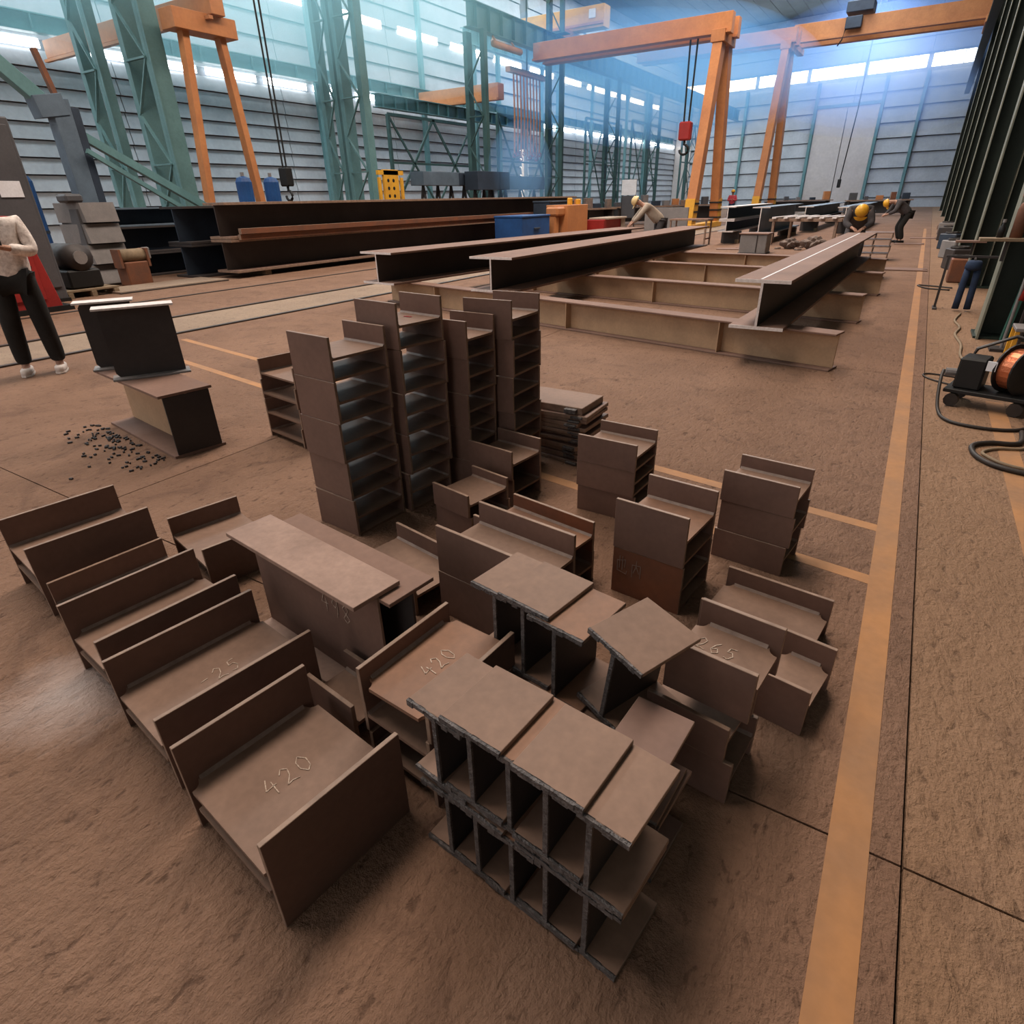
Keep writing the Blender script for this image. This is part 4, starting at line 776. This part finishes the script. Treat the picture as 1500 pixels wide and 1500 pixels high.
plate('bar', t, (0, 0, 0.685), (0.66, 0.03, 0.03), 'dark_steel', 0.002); MB().bar((0, 0, 0.68), (0, -0.12, 0.65), 0.02, 0.02).build('hook', 'dark_steel', t)
for k, (y, nm) in enumerate(((14.5, 'second'), (16.8, 'third'), (19.5, 'fourth'), (22.5, 'fifth'), (26.5, 'sixth'), (30, 'seventh'))):
    t = thing('floor_machine', f'small machine with hose coil on the floor before the {nm} column', 'machine', (0.75, y - 0.3, 0), R(k * 17))
    MB().box((0, 0, 0.2), (0.34, 0.5, 0.4)).build('case', ['rust_flange', 'dark_steel', 'grey_metal', 'navy', 'dark_steel', 'grey_metal'][k], t, bevel=0.02)
    MB().tube([(0.02 + 0.16 * math.cos(R(a)), 0.16 * math.sin(R(a)), 0.425) for a in range(0, 331, 30)], 0.025, 6).build('hose_coil', 'rubber', t); MB().box((0, 0.27, 0.25), (0.2, 0.04, 0.15)).build('panel', 'beam_top', t)

# ------------------------------------------------------------------ metal chips on the floor
mb = MB()
for k in range(130):
    s = random.gauss(0, 1); x = -4.55 + random.uniform(-.62, .62); y = 1.97 - (x + 4.45) * 0.149 - abs(random.gauss(0, 0.14))
    M = Matrix.Rotation(random.random() * 6.3, 3, 'Z'); mb.box((x, y, 0.006), (random.uniform(.008, .032), random.uniform(.006, .016), 0.011), M)
tag(mb.build('metal_chips', 'chips'), 'scatter of small dark metal chips beside the long low offcut', 'metal chips', kind='stuff')

# ------------------------------------------------------------------ people
def skin(name, verts, edges, m, parent, sub=2):
    """verts: list of (x,y,z,rx,ry)"""
    me = bpy.data.meshes.new(name); me.from_pydata([v[:3] for v in verts], edges, []); me.materials.append(MATS[m])
    o = link(name, me, parent)
    md = o.modifiers.new('skin', 'SKIN'); md.use_smooth_shade = True
    for i, v in enumerate(verts): me.skin_vertices[0].data[i].radius = (v[3], v[4] if len(v) > 4 else v[3])
    me.skin_vertices[0].data[0].use_root = True
    s = o.modifiers.new('sub', 'SUBSURF'); s.levels = sub; s.render_levels = sub
    return o
def person(label, loc, rz, J, jacket, trousers, shoe, hat, hatm, hold=None):
    """J: joint positions in the person's own space, facing -y. keys pelvis chest neck head, shL elL haL, hipL knL anL (and R)"""
    t = thing('person', label, 'person', loc, rz); V = {k: Vector(v) for k, v in J.items()}
    # body: one continuous mesh, pelvis root
    names = ['pelvis', 'waist', 'chest', 'neck', 'headb', 'headm', 'headt']
    hd = (V['head'] - V['neck']).normalized()
    V['waist'] = V['pelvis'].lerp(V['chest'], 0.5); V['headb'] = V['neck'] + hd * 0.09; V['headm'] = V['neck'] + hd * 0.17; V['headt'] = V['neck'] + hd * 0.24
    rad = dict(pelvis=.12, waist=.11, chest=.13, neck=.05, headb=.068, headm=.085, headt=.062)
    vs = [(*V[n], rad[n]) for n in names]; es = [(i, i + 1) for i in range(6)]
    def chain(p0, pts):
        last = p0
        for p in pts: vs.append((*p[0], p[1])); es.append((last, len(vs) - 1)); last = len(vs) - 1
        return last
    for s in 'LR':
        e = chain(2, [(V['sh' + s], .055), (V['el' + s], .042), (V['ha' + s].lerp(V['el' + s], .15), .028)])
        dr = (V['ha' + s] - V['el' + s]).normalized(); up = Vector((0, 0, 1)) if abs(dr.z) < .8 else Vector((0, -1, 0)); sd = dr.cross(up).normalized()
        palm = chain(e, [(V['ha' + s] + dr * .045, .030)])
        for k, ln in enumerate((.070, .080, .074, .058)):
            b = V['ha' + s] + dr * .075 + sd * (k - 1.5) * .021
            chain(palm, [(b, .010), (b + dr * ln * .5 - up * .008, .009), (b + dr * ln * .85 - up * .03, .007)])
        b = V['ha' + s] + dr * .03 - sd * .040; chain(palm, [(b, .011), (b + dr * .04 - sd * .012, .009)])
        chain(0, [(V['hip' + s], .085), (V['kn' + s], .060), (V['an' + s], .040), (V['an' + s] + Vector((0, -.07, -.055)), .035)])
    skin('body', vs, es, 'skin', t, 1)
    # jacket follows torso and arms, trousers follow the legs
    jv = [(*(V['pelvis'] + (V['pelvis'] - V['chest']).normalized() * .09), .205, .165), (*V['waist'], .200, .160), (*V['chest'], .200, .155), (*(V['chest'].lerp(V['neck'], .75)), .085, .085)]; je = [(0, 1), (1, 2), (2, 3)]
    for s in 'LR':
        n = len(jv); jv += [(*V['sh' + s], .085), (*V['el' + s], .072), (*V['ha' + s].lerp(V['el' + s], .12), .050)]; je += [(2, n), (n, n + 1), (n + 1, n + 2)]
    skin('jacket', jv, je, jacket, t)
    tv = [(*(V['pelvis'] + Vector((0, 0, .0))), .150, .125)]; te = []
    for s in 'LR':
        n = len(tv); tv += [(*V['hip' + s], .105), (*V['kn' + s], .092), (*(V['an' + s] + Vector((0, 0, .07))), .080), (*(V['an' + s] + Vector((0, 0, .01))), .060)]; te += [(0, n), (n, n + 1), (n + 1, n + 2), (n + 2, n + 3)]
    skin('trousers', tv, te, trousers, t)
    for s in 'LR':
        a = V['an' + s]; mb = MB()
        prof = [(-.035, .10), (-.048, .04), (-.05, -.06), (-.04, -.145), (.0, -.175), (.04, -.145), (.05, -.06), (.048, .04), (.035, .10)]
        mb.prism([(x, y) for x, y in prof], -.075, -.015); so = mb.build('shoe', shoe, t, bevel=0.012, smooth=True, loc=a)
        MB().prism([(x * 1.05, y * 1.03) for x, y in prof], -.085, -.07).build('sole', 'rubber' if shoe == 'black' else shoe, so)
    # head pieces
    q = Vector((0, 0, 1)).rotation_difference(hd).to_matrix(); hc = V['headm']
    if hat == 'helmet':
        MB().lathe([(.125, 0), (.122, .03), (.105, .085), (.07, .12), (.02, .135)], 18, hc + hd * .015, q).build('helmet', hatm, t, smooth=True)
        MB().add([q @ Vector((.125 * math.sin(R(a)), -.10 - .09 * math.cos(R(a)), zz)) + hc + hd * .02 for zz in (0, .01) for a in range(-80, 81, 20)], [tuple(range(9)), tuple(range(17, 8, -1))] + [(i, i + 9, i + 10, i + 1) for i in range(8)] + [(8, 17, 9, 0)]).build('helmet_brim', hatm, t)
    else:
        MB().lathe([(.100, -.06), (.104, .0), (.098, .06), (.06, .10), (.01, .112)], 18, hc + q @ Vector((0, .018, .0)), q).build('hair', 'hair', t, smooth=True)
        MB().lathe([(.106, .035), (.104, .07), (.06, .115), (.01, .122)], 18, hc + q @ Vector((0, .01, .0)), q).build('cap', hatm, t, smooth=True)
        MB().box(hc + q @ Vector((0, -.14, .045)), (.15, .10, .012), q).build('cap_peak', hatm, t, bevel=.004)
    for e in (-.032, .032): MB().lathe([(.001, -.008), (.011, 0), (.001, .008)], 8, hc + q @ Vector((e, -.083, -.0)), q).build('eye', 'eye', t)
    MB().add([q @ Vector(v) + hc for v in ((-.014, -.08, -.045), (.014, -.08, -.045), (0, -.078, .0), (0, -.108, -.04))], [(0, 1, 3), (1, 2, 3), (2, 0, 3), (0, 2, 1)]).build('nose', 'skin', t)
    MB().box(hc + q @ Vector((0, -.076, -.068)), (.042, .012, .009), q).build('mouth', 'rust_flange', t)
    for e in (-.09, .09): MB().lathe([(.001, -.03), (.016, -.015), (.016, .015), (.001, .03)], 8, hc + q @ Vector((e, .0, -.015)), q).build('ear', 'skin', t, smooth=True)
    if hold:
        for nm, c, d, m in hold: MB().box(c, d).build(nm, m, t, bevel=.004)
    return t
stand = dict(pelvis=(0, 0, .93), chest=(0, .01, 1.30), neck=(0, 0, 1.47), head=(0, -.02, 1.70), shL=(.19, 0, 1.40), elL=(.25, -.03, 1.14), haL=(.07, -.22, 1.20), shR=(-.19, 0, 1.40), elR=(-.25, -.03, 1.14), haR=(-.07, -.22, 1.20),
             hipL=(.10, 0, .90), knL=(.12, -.02, .50), anL=(.13, .02, .09), hipR=(-.10, 0, .90), knR=(-.14, -.02, .50), anR=(-.16, .02, .09))
person('standing person in a spotted white jacket, black trousers and white shoes', (-7.38, 2.66, 0), R(60), stand, 'jacket_white', 'cloth_black', 'shoe', 'cap', 'teal')
ph = thing('phone', 'dark phone held in both hands by the standing person', 'phone', (-7.38 + 0.26 * math.sin(R(60)), 2.66 - 0.26 * math.cos(R(60)), 1.245), R(60)); MB().box((0, -.03, 0), (.15, .01, .075)).build('case', 'black', ph, bevel=.003); MB().box((0, -.0225, 0), (.135, .003, .066)).build('screen', 'navy', ph)
lean = dict(pelvis=(0, .16, .92), chest=(0, -.20, 1.21), neck=(0, -.33, 1.31), head=(0, -.52, 1.40), shL=(.17, -.24, 1.28), elL=(.22, -.42, 1.06), haL=(.18, -.58, .90), shR=(-.17, -.24, 1.28), elR=(-.22, -.42, 1.06), haR=(-.18, -.58, .90),
            hipL=(.10, .16, .89), knL=(.11, .06, .49), anL=(.12, .12, .09), hipR=(-.10, .16, .89), knR=(-.11, .02, .49), anR=(-.12, .10, .09))
person('worker in a pale shirt and yellow helmet leaning over the end of a long beam', (-5.95, 16.55, 0), R(-62), lean, 'cloth_cream', 'cloth_grey', 'black', 'helmet', 'helmet_pale')
bend = dict(pelvis=(0, .20, .86), chest=(0, -.12, 1.14), neck=(0, -.27, 1.20), head=(0, -.45, 1.16), shL=(.18, -.16, 1.17), elL=(.24, -.26, .92), haL=(.10, -.42, .84), shR=(-.18, -.16, 1.17), elR=(-.24, -.26, .92), haR=(-.10, -.42, .84),
            hipL=(.10, .20, .83), knL=(.13, .04, .46), anL=(.13, .14, .09), hipR=(-.10, .20, .83), knR=(-.13, .04, .46), anR=(-.13, .14, .09))
person('worker in a dark grey jacket and yellow helmet bending over the white-lined beam', (-1.18, 15.55, 0), R(8), bend, 'cloth_grey', 'cloth_grey', 'black', 'helmet', 'helmet')
person('worker in dark clothes and yellow helmet stooping farther along the aisle', (-0.70, 24.6, 0), R(-70), bend, 'cloth_grey', 'cloth_black', 'black', 'helmet', 'helmet')
person('distant worker in a red top beside the striped gantry leg', (-10.9, 44.5, 0), R(10), stand, 'cloth_red', 'cloth_blue', 'black', 'helmet', 'helmet')

# ------------------------------------------------------------------ welding smoke hanging in the hall
def smoke(label, c, r, dens, col, shells=(1.0, 0.86, 0.72, 0.58, 0.44)):
    m = bpy.data.materials.new('smoke'); m.use_nodes = True; N = m.node_tree.nodes; L = m.node_tree.links; N.remove(N['Principled BSDF'])
    v = N.new('ShaderNodeVolumeScatter'); v.inputs['Color'].default_value = (*col, 1); v.inputs['Density'].default_value = dens / len(shells); v.inputs['Anisotropy'].default_value = 0.0
    ab = N.new('ShaderNodeVolumeAbsorption'); ab.inputs['Color'].default_value = (*col, 1); ab.inputs['Density'].default_value = 0.55 * dens / len(shells)
    ad = N.new('ShaderNodeAddShader'); L.new(v.outputs[0], ad.inputs[0]); L.new(ab.outputs[0], ad.inputs[1]); L.new(ad.outputs[0], N['Material Output'].inputs['Volume'])
    bm = bmesh.new(); bmesh.ops.create_icosphere(bm, subdivisions=4, radius=1)
    me = bpy.data.meshes.new('smoke_layer'); bm.to_mesh(me); bm.free(); me.materials.append(m)
    t = thing('smoke_haze', label, 'smoke', c); t['kind'] = 'stuff'
    for q in shells:
        o = link('smoke_layer', me, t); o.scale = [x * q for x in r]
smoke('blue smoke hanging around the leg of the nearer gantry', (-16.0, 43.0, 7.6), (9.5, 15.0, 3.3), 0.17, (0.20, 0.52, 1.0))
smoke('violet-blue haze below the ribbon window of the end wall', (-5.5, 67.0, 10.4), (11.5, 12.0, 4.8), 0.11, (0.32, 0.52, 1.0))
smoke('teal haze under the roof over the left gantry', (-21.0, 17.0, 8.6), (6.5, 17.0, 3.6), 0.14, (0.40, 0.80, 0.92))
smoke('blue welding smoke rising beside the dark blue box', (-16.6, 27.5, 2.7), (1.2, 2.1, 2.0), 0.5, (0.25, 0.55, 1.0), (1.0, 0.7, 0.4))
